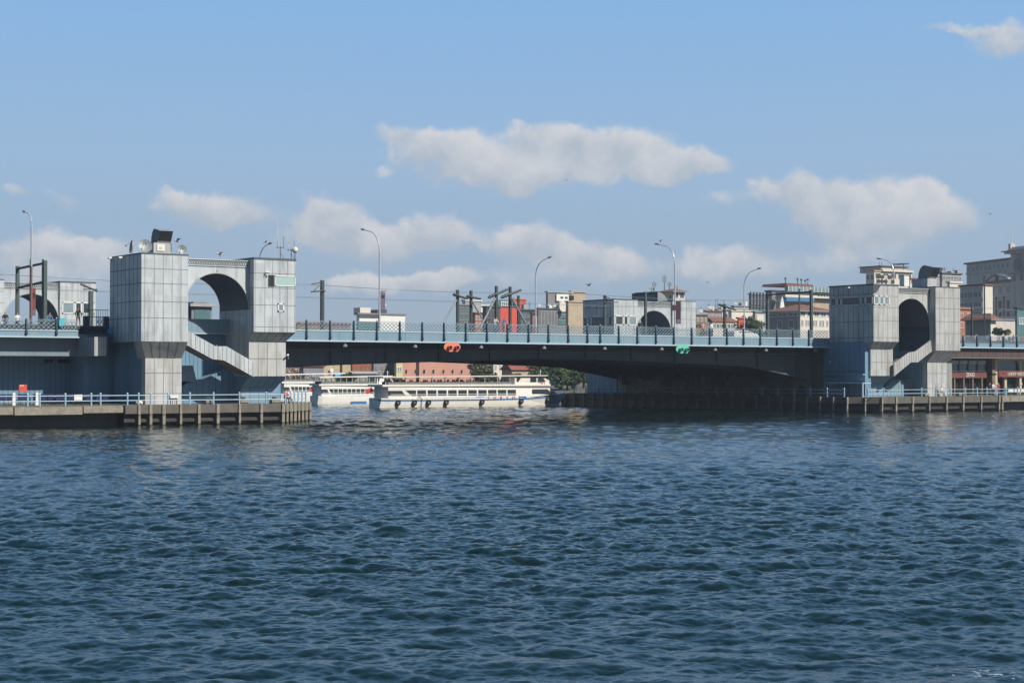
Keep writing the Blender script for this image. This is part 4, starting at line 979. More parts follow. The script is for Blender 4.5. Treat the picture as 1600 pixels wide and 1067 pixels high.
# ------------------------------------------------------------------ restaurants at the right
def restaurant(x0, x1, name, label, cream=False):
    yf = -4.0; t = thing('restaurant', ((x0+x1)/2, yf, ZP), label, 'restaurant', 'restaurants under the right approach')
    m = MB(); m.box((x0, yf+.6, ZP-.3), (x1, yf+9, 6.85), 'dark'); part(m, 'interior', t)
    fm = 'cream_frame' if cream else 'sign_brown'
    z_s0, z_s1 = PY(1500, 590.5, yf).z, PY(1500, 581, yf).z
    m = MB()
    if not cream: m.box((x0, yf-.12, z_s0), (x1-.7, yf+.3, z_s1), 'sign_brown'); part(m, 'sign_board', t); 
    n = 4 if not cream else 3; w = (x1-x0-(.7 if not cream else 0))/n
    for k in range(n):
        a, b = x0+k*w+.1, x0+(k+1)*w-.1; g = MB(); f = MB()
        g.box((a, yf+.05, z_s1+.15), (b, yf+.1, 6.7), 'glass'); fr_ = 'dark_grey' if not cream else 'cream_frame'
        f.box((a-.1, yf-.05, z_s1), (a+.02, yf+.15, 6.8), fr_); f.box((b-.02, yf-.05, z_s1), (b+.1, yf+.15, 6.8), fr_); f.box((a, yf-.05, 6.55), (b, yf+.15, 6.85), fr_)
        f.box((a, yf-.05, z_s1+.0), (b, yf+.15, z_s1+.18), 'galv' if not cream else fr_)
        if not cream: f.box((a+.05, yf-.08, 6.1), (b-.05, yf+.0, 6.55), 'galv')
        fo = part(f, 'window', t); go = g.build('pane', None, wbase(t)); go.parent = fo; go.location = (0,0,0)
        s2 = MB(); s2.box((a+w*.42, yf-.04, ZP), (a+w*.5+.05, yf+.3, z_s0), 'brown_wall' if not cream else 'cream_frame'); part(s2, 'door_post', t)
    if cream:
        c = MB()
        for k in range(4):
            xx = x0+.3+k*(x1-x0-.6)/3; c.box((xx-.22, yf-.3, ZP), (xx+.22, yf+.2, 6.9), 'cream_frame'); c.box((xx-.3, yf-.35, 3.2), (xx+.3, yf-.1, 3.5), 'cream_frame')
        c.box((x0, yf-.35, 6.7), (x1, yf+.2, 7.05), 'cream_frame')
        for k in range(3):
            xa = x0+.3+k*(x1-x0-.6)/3; L = (x1-x0-.6)/3
            for sx in (0, 1):
                q = xa+.2 if sx == 0 else xa+L-.2; d = 1 if sx == 0 else -1
                c.prism([(q, yf-.25, 6.7), (q+d*.7, yf-.25, 6.7), (q+d*.2, yf-.25, 6.45), (q, yf-.25, 6.0)], (0, .3, 0), 'cream_frame')
        part(c, 'cream_arcade', t)
        s2 = MB(); s2.box((x0+.6, yf-.45, z_s0+.1), (x1-.2, yf-.36, z_s1+.15), 'sign_brown'); part(s2, 'sign_board', t)
        add_text(name, .66, 'letter_white', (x0+5.6, yf-.5, (z_s0+z_s1)/2+.1), t, 1.05)
        e = MB(); ex, ez = x0+1.25, (z_s0+z_s1)/2+.1
        e.tube([(ex-.4,yf-.5,ez-.25),(ex-.1,yf-.5,ez+.28),(ex+.3,yf-.5,ez+.2),(ex+.42,yf-.5,ez-.1),(ex+.05,yf-.5,ez-.3),(ex-.4,yf-.5,ez-.25)], .04, 'letter_red', 5); part(e, 'emblem', t)
    else:
        add_text(name, .78, 'letter_white', (PY(1516, 585, yf-.14).x, yf-.16, (z_s0+z_s1)/2), t, .85)
    return t
xr0 = PY(1476, 600, -4).x; xr1 = PY(1546, 600, -4).x; xr2 = PY(1552, 600, -4).x
restaurant(xr0+1.0, xr1, 'ZEND', 'brown restaurant front with dark windows and the ZEND sign beside the right tower')
restaurant(xr2, xr2+16, 'LEKEY RESTAURANT', 'restaurant front with cream arcade and white lettering at the right frame edge', True)
m = MB(); m.box((XB+1.9, YF+.4, 6.95), (150, YF+.8, zr0+.2), 'maroon_panel'); part(m, 'maroon_girder', bridge); m = MB(); m.box((XB-3, YF+.35, 6.95), (XB+1.9, YF+.8, zr0+.2), 'fascia'); part(m, 'blue_girder_end', bridge); m = MB(); m.box((XB-3, YF+.3, 6.85), (150, 20, 6.95), 'soffit_brown'); part(m, 'soffit', bridge)
m = MB(); 
for k in range(30): m.box((XB+2+k*1.6, YF+.38, 7.0), (XB+2.04+k*1.6, YF+.4, zr0-.1), 'dark')
part(m, 'panel_joints', bridge)
m = MB(); m.box((xr1+.02, -4.5, ZP), (xr2-.15, -3.4, 6.84), 'brown_wall'); m.box((xr1-.1, -4.6, 4.6), (xr2, -3.3, 4.8), 'dark'); tag(m.build('dividing_pillar'), 'brown mottled pillar between the two restaurant fronts', 'pillar')
for i, px in enumerate((1576, 1586, 1596)):
    x = on_quay(px, -9.8)[0]; t = thing('restaurant_table', (x, -9.8, ZP), ['leftmost','middle','rightmost'][i]+' of the white-clothed tables behind the far right railing', 'table', 'white-clothed restaurant tables')
    m = MB(); m.prism([(x-.55,-10.2,ZP+.45),(x+.55,-10.2,ZP+.45),(x+.5,-10.2,ZP+.78),(x-.5,-10.2,ZP+.78)], (0,.8,0), 'plastic_white'); part(m,'tablecloth',t); m = MB(); m.tube([(x,-9.8,ZP),(x,-9.8,ZP+.5)], .06, 'steel_dark', 6); part(m,'leg',t)

# ------------------------------------------------------------------ street lamps, banners
def street_lamp(px, y, zt, dirn, label, arm=3.6, rusty=False, banner=None, z0=ZF1-.1):
    x = PY(px, 520, y).x; t = thing('street_lamp', (x, y, z0), label, 'street lamp', 'tall curved street lamps on the bridge')
    m = MB(); pts = [(x, y, z0), (x, y, z0+3)]; R = arm*.62; zs = zt-R-.1; pts.append((x, y, zs))
    for k in range(1, 9):
        a = k/8*radians(75); pts.append((x, y+dirn*R*(1-cos(a)), zs+R*sin(a)))
    m.tube(pts, .105, 'lamp_metal', 8, .045); m.tube([(x,y,z0),(x,y,z0+.35)], .16, 'lamp_metal', 8)
    if rusty: m.tube([(x,y,z0+.3),(x,y,z0+6)], .112, 'rust_steel', 8)
    part(m, 'pole', t)
    e = Vector(pts[-1]); h = MB(); d = Vector((0, dirn*cos(radians(12)), sin(radians(12)))); hl = arm-R*.72
    f = e+d*hl
    h.tube([e, e+d*(hl-.5)], .05, 'lamp_metal', 6)
    a = e+d*(hl-.75); u = Vector((1,0,0)); w = Vector((0,0,1))
    h.hexa([a-u*.1-w*.02, a+u*.1-w*.02, f+u*.13-w*.05, f-u*.13-w*.05, a-u*.1+w*.1, a+u*.1+w*.1, f+u*.1+w*.08, f-u*.1+w*.08], 'galv')
    h.hexa([a-u*.07-w*.07+d*.1, a+u*.07-w*.07+d*.1, f+u*.1-w*.12-d*.05, f-u*.1-w*.12-d*.05, a-u*.07-w*.021+d*.1, a+u*.07-w*.021+d*.1, f+u*.1-w*.051-d*.05, f-u*.1-w*.051-d*.05], 'steel_dark')
    part(h, 'lamp_head', t)
    if banner:
        b0, b1, sd, mt = banner
        za, zb = PY(px, b1, y).z, PY(px, b0, y).z; m = MB(); m.box((x+.14*sd, y-.03, za), (x+.78*sd, y+.03, zb), mt)
        m.box((x+.22*sd, y-.035, za+(zb-za)*.62), (x+.7*sd, y-.03, za+(zb-za)*.82), 'banner_purple'); m.box((x+.22*sd, y-.036, za+.1), (x+.7*sd, y-.03, za+.45), 'violet_roof'); part(m, 'banner', t)
        m = MB(); m.tube([(x,y,zb+.05),(x+.95*sd,y,zb+.12)], .035, 'steel_dark', 5); m.tube([(x,y,za-.05),(x+.85*sd,y,za-.05)], .03, 'steel_dark', 5); part(m, 'banner_arm', t)
        return t
    return t
street_lamp(48.5, 0, PY(48, 334, 0).z+.3, 1, 'leftmost street lamp with rusty lower pole and narrow red banner', 2.3, True, (450, 492, .55, 'red_banner'))
street_lamp(593, 0, PY(592, 358, 0).z, 1, 'tall street lamp with dark banner above the left half of the span', 3.9, False, (456, 483, .9, 'violet_roof'))
street_lamp(1054.5, 0, PY(1053, 381, 0).z, 1, 'tall street lamp with purple banner above the right half of the span', 3.7, False, (471, 505, 1.2, 'banner_purple'))
street_lamp(1397, 0, PY(1397, 404, 0).z, 1, 'street lamp rising behind the roof of the right tower', 3.0)
street_lamp(405, 29.4, PY(404, 384, 29.4).z, -1, 'street lamp whose curved top shows just left of the left tower antennas', 3.2)
street_lamp(837, 29.4, PY(838, 406, 29.4).z, -1, 'far-side street lamp in the middle of the span bending right', 3.6)
street_lamp(1163, 29.4, PY(1163, 423, 29.4).z, -1, 'far-side street lamp left of the right tower bending right', 3.6)
# round disc sign on the banner lamp
x = PY(1054, 500, 0).x; t = thing('round_sign', (x-.2, -.15, PY(1054, 490, 0).z), 'round dark red disc sign on the banner lamp', 'sign'); m = MB(); m.tube([(x-.25,-.2,PY(1054,481,0).z),(x-.25,-.14,PY(1054,481,0).z)], .38, 'banner_purple', 14); part(m, 'disc', t)

# ------------------------------------------------------------------ tram catenary
def mast_thing(px, ytop, y, label, segs=(), r=.14, green=False, zb=ZF1):
    a = PY(px, ytop, y); t = thing('catenary_mast', (a.x, y, zb), label, 'catenary mast', 'tram catenary masts on the bridge')
    mt = 'steel_green' if green else 'steel_dark'; m = MB(); m.box((a.x-r, y-r, zb-.1), (a.x+r, y+r, a.z), mt); part(m, 'post', t)
    for (p0, p1, rr, mm) in segs:
        q = MB(); A = PY(p0[0], p0[1], y-.25 if mm != 'galv' else y-.45); B = PY(p1[0], p1[1], y-.25 if mm != 'galv' else y-.45); q.tube([A, B], rr, mm, 6)
        if rr > .1:
            for k in range(3): c = A.lerp(B, .1+.12*k); q.tube([c-(B-A).normalized()*.05, c+(B-A).normalized()*.05], rr*1.5, mm, 6)
        part(q, 'cross_arm' if mm != 'galv' else 'brace', t)
    return t
mast_thing(503.5, 438, 12, 'dark tram mast with short bracket just right of the left tower', [((487,444),(504,441),.07,'steel_dark'),((486,456),(508,454),.09,'steel_dark'),((489,456),(502,443),.04,'steel_dark')], .18)
mast_thing(715, 453, 10, 'leftmost mast of the braced group above mid-span', [((708,460),(731,467),.14,'steel_dark'),((713,469),(694,503),.10,'galv')])
mast_thing(736, 454, 10, 'second mast of the braced group above mid-span', [((729,463),(751,467),.14,'steel_dark'),((738,471),(753,497),.10,'galv')])
mast_thing(775.5, 447, 10, 'third mast of the braced group with its arm rising right', [((763,465),(793,452),.15,'steel_dark'),((774,466),(746,521),.12,'galv')])
mast_thing(797, 448, 10, 'rightmost mast of the braced group in front of the red building', [((783,465),(814,453),.15,'steel_dark'),((800,466),(824,510),.12,'galv')])
mast_thing(810, 462, 20, 'thin dark mast right of the braced group', [], .13)
mast_thing(945, 461, 20, 'tram mast left of the far right tower front with small bracket', [((944,462),(956,468),.05,'steel_dark'),((942,473),(966,472),.06,'steel_dark'),((947,468),(954,468),.12,'steel_dark')], .15, True)
mast_thing(1008.5, 456, 20, 'plain grey-green mast in front of the far right tower arch', [], .15, True)
mast_thing(1132, 475, 12, 'dark mast with sloping cross-arm over the low red roofs', [((1123,476),(1149,484),.13,'steel_dark')], .14)
mast_thing(142, 455, 10, 'thick mast with bracket at the right end of the left railing', [((126,444),(152,455),.1,'steel_dark'),((130,452),(152,452),.06,'steel_dark')], .2, True)
mast_thing(1538, 430, 12, 'slim dark mast in front of the grey stone buildings at the right', [], .08)
mast_thing(1518.5, 478, 12, 'short grey mast beside the brick building at the right', [], .1)
def gantry(n0, n1, y0, y1, beams, label, extra=()):
    a = PY(n0[0], n0[1], y0); b = PY(n1[0], n1[1], y1); t = thing('catenary_gantry', ((a.x+b.x)/2, (y0+y1)/2, ZF1), label, 'catenary gantry', 'catenary gantries over the tram track')
    for p, y in ((a, y0), (b, y1)): m = MB(); m.box((p.x-.17, y-.17, ZF1-.1), (p.x+.17, y+.17, p.z), 'steel_green'); part(m, 'post', t)
    for (za, zb) in beams: m = MB(); m.tube([(a.x, y0, PY(n0[0], za, y0).z), (b.x, y1, PY(n1[0], zb, y1).z)], .13, 'steel_dark', 6); part(m, 'beam', t)
    for px, py, y in extra: p = PY(px, py, y); m = MB(); m.box((p.x-.08, y-.08, ZF1), (p.x+.08, y+.08, p.z), 'steel_green'); part(m, 'thin_post', t)
def yfor(px, X): return PX(px, 500, X).y
Xg = PY(70, 407, 8).x; gantry((70.5,407),(27.5,416), 8, yfor(27.5, Xg), [(411,420),(440,450)], 'tall double-beam gantry behind the leftmost street lamp', [(48,405,12),(67,405,8.6)])
Xg = PY(1267.5, 453, 8).x; gantry((1267.5,453),(1199.5,459), 8, yfor(1199.5, Xg), [(456,461)], 'green gantry left of the right tower', [(1249,451,11)])
t = thing('contact_wires', (20, 14, 14), 'thin tram wires running the length of the bridge against the sky', 'wires')
for y, z in ((11, 13.4), (11, 14.8), (17, 13.6), (17, 15.2)):
    m = MB(); pts = []
    for k in range(61):
        x = -75+k*3.7; sag = (1-((k % 10)-5)**2/25)*(-.35 if z > 14 else 0); pts.append((x, y, z+sag))
    m.tube(pts, .016, 'wire', 4); part(m, 'wire', t)

# ------------------------------------------------------------------ kiosk and van on the deck
a = PY(297, 497, 2.5); b = PY(333, 478, 2.5); t = thing('kiosk', ((a.x+b.x)/2, 3.5, ZF1), 'grey-green kiosk with flat pale roof seen through the left tower arch', 'kiosk')
m = MB(); m.box((a.x+.2, 2.6, ZF1), (b.x-.1, 5, b.z-.1), 'mid_grey'); part(m, 'cabin', t); m = MB(); m.box((a.x-.1, 2.2, b.z-.1), (b.x+.2, 5.3, b.z+.2), 'pale_grey'); m.box((a.x+.4,2.6,b.z+.2),(b.x-.4,4.8,b.z+.38),'mid_grey'); part(m, 'roof', t)
m = MB(); m.box((a.x+.5, 2.54, ZF1+.9), (b.x-.3, 2.6, b.z-.4), 'teal_glass'); part(m, 'window', t)
m = MB(); p = PY(292, 497, 3.2); m.box((p.x-.55, 3, ZF1), (p.x+.4, 4, PY(292, 476, 3.2).z), 'dark_grey'); m.box((p.x-.6, 2.9, PY(292,476,3.2).z), (p.x+.45, 4.1, PY(292,476,3.2).z+.08), 'steel_dark'); tag(m.build('ticket_machine'), 'dark cabinet left of the kiosk inside the left tower arch', 'cabinet')
def van(px, y, label, s=1.0, L=4.6, H=1.9, name='parked_van', cat='van', colr='white', z=ZF1):
    x = PY(px, 520, y).x; t = thing(name, (x, y, z), label, cat, 'vehicles crossing the bridge')
    def prof(pts, m_, w0, w1): m = MB(); m.prism([(x+a, y+w0, z+b) for a, b in pts], (0, w1-w0, 0), m_); return m
    h = H; hl = L/2
    m = prof([(-hl,.35),(hl-.1,.35),(hl,.75),(hl-.35,.98),(hl-1.15,1.12),(hl-1.75,h-.05),(hl-2.1,h),(-hl+.2,h),(-hl,h-.25)], colr, -.85, .85); part(m, 'body', t)
    for q in ((hl-1.72, 'windscreen_side'), ): pass
    g = prof([(hl-1.3,1.15),(hl-1.82,h-.15),(hl-2.5,h-.15),(hl-2.5,1.15)], 'glass', -.865, -.86); part(g, 'side_window', t)
    g = prof([(hl-2.65,1.15),(hl-2.65,h-.15),(-hl+.9,h-.15),(-hl+.9,1.15)], 'glass', -.865, -.86); part(g, 'side_window', t)
    g = MB(); g.face([(x+hl-1.13,y-.7,z+1.14),(x+hl-1.13,y+.7,z+1.14),(x+hl-1.72,y+.65,z+h-.1),(x+hl-1.72,y-.65,z+h-.1)], 'glass'); part(g, 'windscreen', t)
    for a_ in (-hl+.85, hl-.9):
        for sy in (-.8, .62):
            w = MB(); w.tube([(x+a_, y+sy-.05, z+.32), (x+a_, y+sy+.18, z+.32)], .32, 'black_rubber', 14); w.tube([(x+a_, y+sy-.07, z+.32),(x+a_,y+sy-.05,z+.32)], .17, 'galv', 10); part(w, 'wheel', t)
    return t
van(1160, .5, 'white car passing behind the railing near the right tower', L=4.3, H=1.4, name='passing_car', cat='car', z=8.8)

# ------------------------------------------------------------------ people
def person_mesh(pose, shirt, trousers, hair='hair', h=1.72):
    J = {}; E_ = []
    def j(n, p, r): J[n] = (len(J), Vector(p), r)
    s = h/1.75
    lean = {'stand':0, 'lean':.22, 'walk':.05, 'sit':.05}[pose]
    j('pel', (0,0,.95), .15); j('waist', (0,-lean*.3,1.12), .13); j('chest', (0,-lean*.8,1.36), .17); j('neck', (0,-lean*1.2,1.52), .06); j('head', (0,-lean*1.35-.02,1.66), .105); j('top', (0,-lean*1.35-.01,1.73), .07)
    for sd, q in (('l',-1),('r',1)):
        st = .18*q if pose == 'walk' else 0
        if pose == 'sit':
            j('hip'+sd, (q*.1,0,.92), .1); j('kn'+sd, (q*.13,-.42,.90), .075); j('an'+sd, (q*.13,-.45,.48), .05); j('to'+sd, (q*.14,-.6,.44), .045)
        else:
            j('hip'+sd, (q*.1,0,.86), .1); j('kn'+sd, (q*.11,-.03-st*.7,.49), .07); j('an'+sd, (q*.11,-st,.08), .045); j('to'+sd, (q*.12,-.16-st,.04), .04)
        j('sh'+sd, (q*.2,-lean*.85,1.42), .065); j('el'+sd, (q*.27,-lean*.8-.05-(.12 if pose in ('lean','sit') else st*.4),1.15), .045)
        j('wr'+sd, (q*.22,-lean*.8-(.34 if pose in ('lean','sit') else .08+st*.5),1.06 if pose in ('lean','sit') else .92), .032); j('ha'+sd, (q*.2,-lean*.8-(.43 if pose in ('lean','sit') else .1+st*.5),1.06 if pose in ('lean','sit') else .83), .035)
    ed = [('pel','waist'),('waist','chest'),('chest','neck'),('neck','head'),('head','top')]
    for sd in 'lr': ed += [('pel','hip'+sd),('hip'+sd,'kn'+sd),('kn'+sd,'an'+sd),('an'+sd,'to'+sd),('chest','sh'+sd),('sh'+sd,'el'+sd),('el'+sd,'wr'+sd),('wr'+sd,'ha'+sd)]
    me = bpy.data.meshes.new('body'); me.from_pydata([v[1]*s for v in J.values()], [(J[a][0], J[b][0]) for a, b in ed], [])
    ob = bpy.data.objects.new('body', me); root_col.objects.link(ob); md = ob.modifiers.new('skin', 'SKIN'); sk = me.skin_vertices
    if not sk:
        bpy.context.view_layer.objects.active = ob
        me.skin_vertices.data if False else None
    for k, v in enumerate(J.values()):
        d = me.skin_vertices[0].data[k]; d.radius = (v[2]*s, v[2]*s*(.7 if k in (0,1,2) else 1)); d.use_root = (k == 0)
    sb = ob.modifiers.new('sub', 'SUBSURF'); sb.levels = 1; sb.render_levels = 1
    bpy.context.view_layer.update()
    out = bpy.data.meshes.new_from_object(ob.evaluated_get(bpy.context.evaluated_depsgraph_get())); bpy.data.objects.remove(ob)
    out.materials.clear()
    for k in ('skin', shirt, trousers, hair, 'cloth_black'): out.materials.append(MATS[k])
    zc = .80 if pose == 'sit' else .97
    for p in out.polygons:
        c = p.center/s; i = 1
        if c.z > 1.53: i = 3 if (c.z > 1.70 or c.y > -lean*1.35+.02) else 0
        elif c.z > 1.49: i = 0
        elif abs(c.x) > .17 and c.y < -lean*.8-.25: i = 0
        elif abs(c.x) > .17 and c.z < 1.0 and pose != 'sit' and c.z > .75: i = 0
        elif (c.z < .97) or (pose == 'sit' and c.z < 1.0 and c.y < -.1 and abs(c.x) < .2): i = 4 if c.z < (.5 if pose == 'sit' else .1) else 2
        p.material_index = i; p.use_smooth = True
    return out
PM = {}
try:
    for k, (po, a, b) in enumerate([('stand','cloth_white','cloth_navy'),('stand','cloth_red','cloth_grey'),('lean','cloth_white','cloth_blue'),('walk','cloth_black','cloth_grey'),('walk','cloth_pink','cloth_navy'),('sit','cloth_white','cloth_navy'),('sit','cloth_red','cloth_black'),('sit','cloth_navy','cloth_grey'),('lean','cloth_blue','cloth_black'),('sit','cloth_pink','cloth_black'),('stand','cloth_black','cloth_navy')]): PM[k] = person_mesh(po, a, b)
except Exception as ex:
    print('PERSON FAIL', ex)
def person(k, x, y, z, rz, label, sc=1.0, group=None):
    o = bpy.data.objects.new('person', PM[k]); root_col.objects.link(o); o.location = (x, y, z); o.rotation_euler.z = rz; o.scale = (sc, sc, sc)
    tag(o, label, 'person', group or 'people on the bridge and quays'); return o
def deck_person(k, px, y, label, rz=0, dz=0): x = PY(px, 515, y).x; person(k, x, y, ZF1+.11+dz, rz, label)
for a in [(10,8,YF+.9,'person in black at the far left end of the railing',0,-.55),(0,27,YF+.8,'person in white at the left railing below the gantry post',0,-.6),(8,76,YF+.8,'person in blue at the left railing right of the gantry',0,-.55),(4,1524,YF+1.0,'person in pink at the right approach railing before the cottage',0,-.8),(8,1541,YF+.9,'person in blue at the right approach railing by the slim mast',0,-.8),(2,773,YF+.75,'person in white leaning over the railing below the braced masts'),(8,786,YF+.9,'person in blue leaning over the railing near the red building'),
          (3,999,YF+1.4,'person in black behind the railing at the foot of the far right tower arch'),(4,1098,YF+1.5,'person in pink walking behind the railing under the purple banner'),(0,1112,YF+1.5,'person in white near the round white bag behind the railing'),
          (1,1497,YF+.8,'person in red behind the railing next to the right tower',0,-.9),(10,1512,YF+1.0,'person in black behind the railing in front of the low tiled house',0,-.9),
          (0,1572,YF+1.2,'person in white leaning at the right approach railing',0,-.75),(3,1583,YF+1.4,'person in black walking on the right approach',0,-.75),(1,1597,YF+1.2,'person in red at the right frame edge on the approach',0,-.75),
          (3,122,YF+1.8,'person in black beside the turquoise bag on the left railing'),(8,350,1.8,'person in blue standing on the deck right of the kiosk'),(10,356,2.2,'person in black standing on the deck at the right side of the arch')]: deck_person(*a)
def quay_person(k, px, y, label, rz=0, dz=0): x, _, z = on_quay(px, y); person(k, x, y, z+dz, rz, label)
for a in [(6,446,YP+2.2,'person in red sitting at the right corner of the left quay',0,-.42),(5,449,YP+2.9,'person in white sitting behind the one in red at the quay corner',1,-.42),
          (7,1462,YP+1.8,'person in navy sitting on the right quay beside the pillar',.5,-.42),(0,1552,YP+1.6,'person in white standing at the rail before the cream arcade'),(1,1560,YP+1.4,'person in red standing at the end of the right quay'),
          (3,1546,YP+3.2,'person in black walking between the two restaurants'),(5,1471,YP+2.5,'person in white sitting on the right quay below the pillar',0,-.42)]: quay_person(*a)
p = PY(341, 541, YT+1.2); person(1, p.x, YT+1.6, p.z-1.55, 0, 'person in red whose head shows above the landing of the left tower stair')

# ------------------------------------------------------------------ birds
def bird(loc, label, sc=1.0, rz=0, perched=False, m_='cloth_white'):
    t = thing('seagull', loc, label, 'bird', 'seagulls'); x, y, z = loc; b = MB()
    b.sphere((x, y, z), .14*sc, m_, 10, 6, (1.9, .8, .75)); b.sphere((x-.27*sc, y, z+.08*sc), .07*sc, m_, 8, 5); b.tube([(x-.33*sc,y,z+.08*sc),(x-.42*sc,y,z+.05*sc)], .02*sc, 'yellow_wall', 5, .006*sc); part(b, 'body', t, True)
    tl = MB(); tl.prism([(x+.2*sc,y-.04*sc,z),(x+.42*sc,y-.1*sc,z+.02*sc),(x+.42*sc,y+.1*sc,z+.02*sc),(x+.2*sc,y+.04*sc,z)], (0,0,.02*sc), 'galv'); part(tl, 'tail', t)
    for s_ in (-1, 1):
        w = MB(); c = .45 if perched else 1.0
        w.prism([(x-.12*sc,y+s_*.06*sc,z+.05*sc),(x-.16*sc,y+s_*.4*sc*c,z+.24*sc*c),(x+.05*sc,y+s_*.85*sc*c,z+.16*sc),(x+.12*sc,y+s_*.4*sc*c,z+.18*sc*c),(x+.14*sc,y+s_*.06*sc,z+.05*sc)], (0,0,.02*sc), 'galv' if m_ != 'dark' else 'dark'); part(w, 'wing', t)
    if perched:
        for s_ in (-1, 1): l = MB(); l.tube([(x,y+s_*.05,z-.3*sc),(x,y+s_*.05,z-.05)], .015, 'brick_orange', 4); part(l, 'leg', t)
    return t
p = PY(344, 396, YT+2); bird((p.x, YT+2, ZT+.42), 'white seagull perched on top of the left tower arch', 1.1, perched=True)
p = PY(277, 377, YF-5); bird((p.x, YF-5, p.z), 'white seagull landing above the small round dish on the left tower', 1.0, perched=False)
p = PY(1031, 380, 3.6); bird((p.x, 3.5, p.z+.25), 'seagull sitting on the head of the lamp with the purple banner', .9, perched=True)
p = PY(414, 379.5, 26.4); bird((p.x, 26.2, p.z+.1), 'seagull on the lamp head left of the left tower antennas', .9, perched=True)
p = PD(920, 446, 300); bird(tuple(p), 'dark bird flying left of the far right tower roof', 1.1, m_='dark')
p = PD(1105, 441.5, 260); bird(tuple(p), 'tiny pale bird flying right of the purple banner lamp', .6)
p = PD(1547, 335, 200); bird(tuple(p), 'tiny dark bird in the sky at the upper right', .35, m_='dark')
p = PD(885, 282, 300); bird(tuple(p), 'tiny bird in front of the big middle cloud', .5)
x, y, z = on_quay(208, YP+.9); 
m = MB(); m.sphere((x+.6, y, z+.2), .3, 'cream', 8, 6, (1.2, .8, .8)); tag(m.build('float_buoy'), 'cream round float lying at the foot of the left tower pillar', 'buoy')

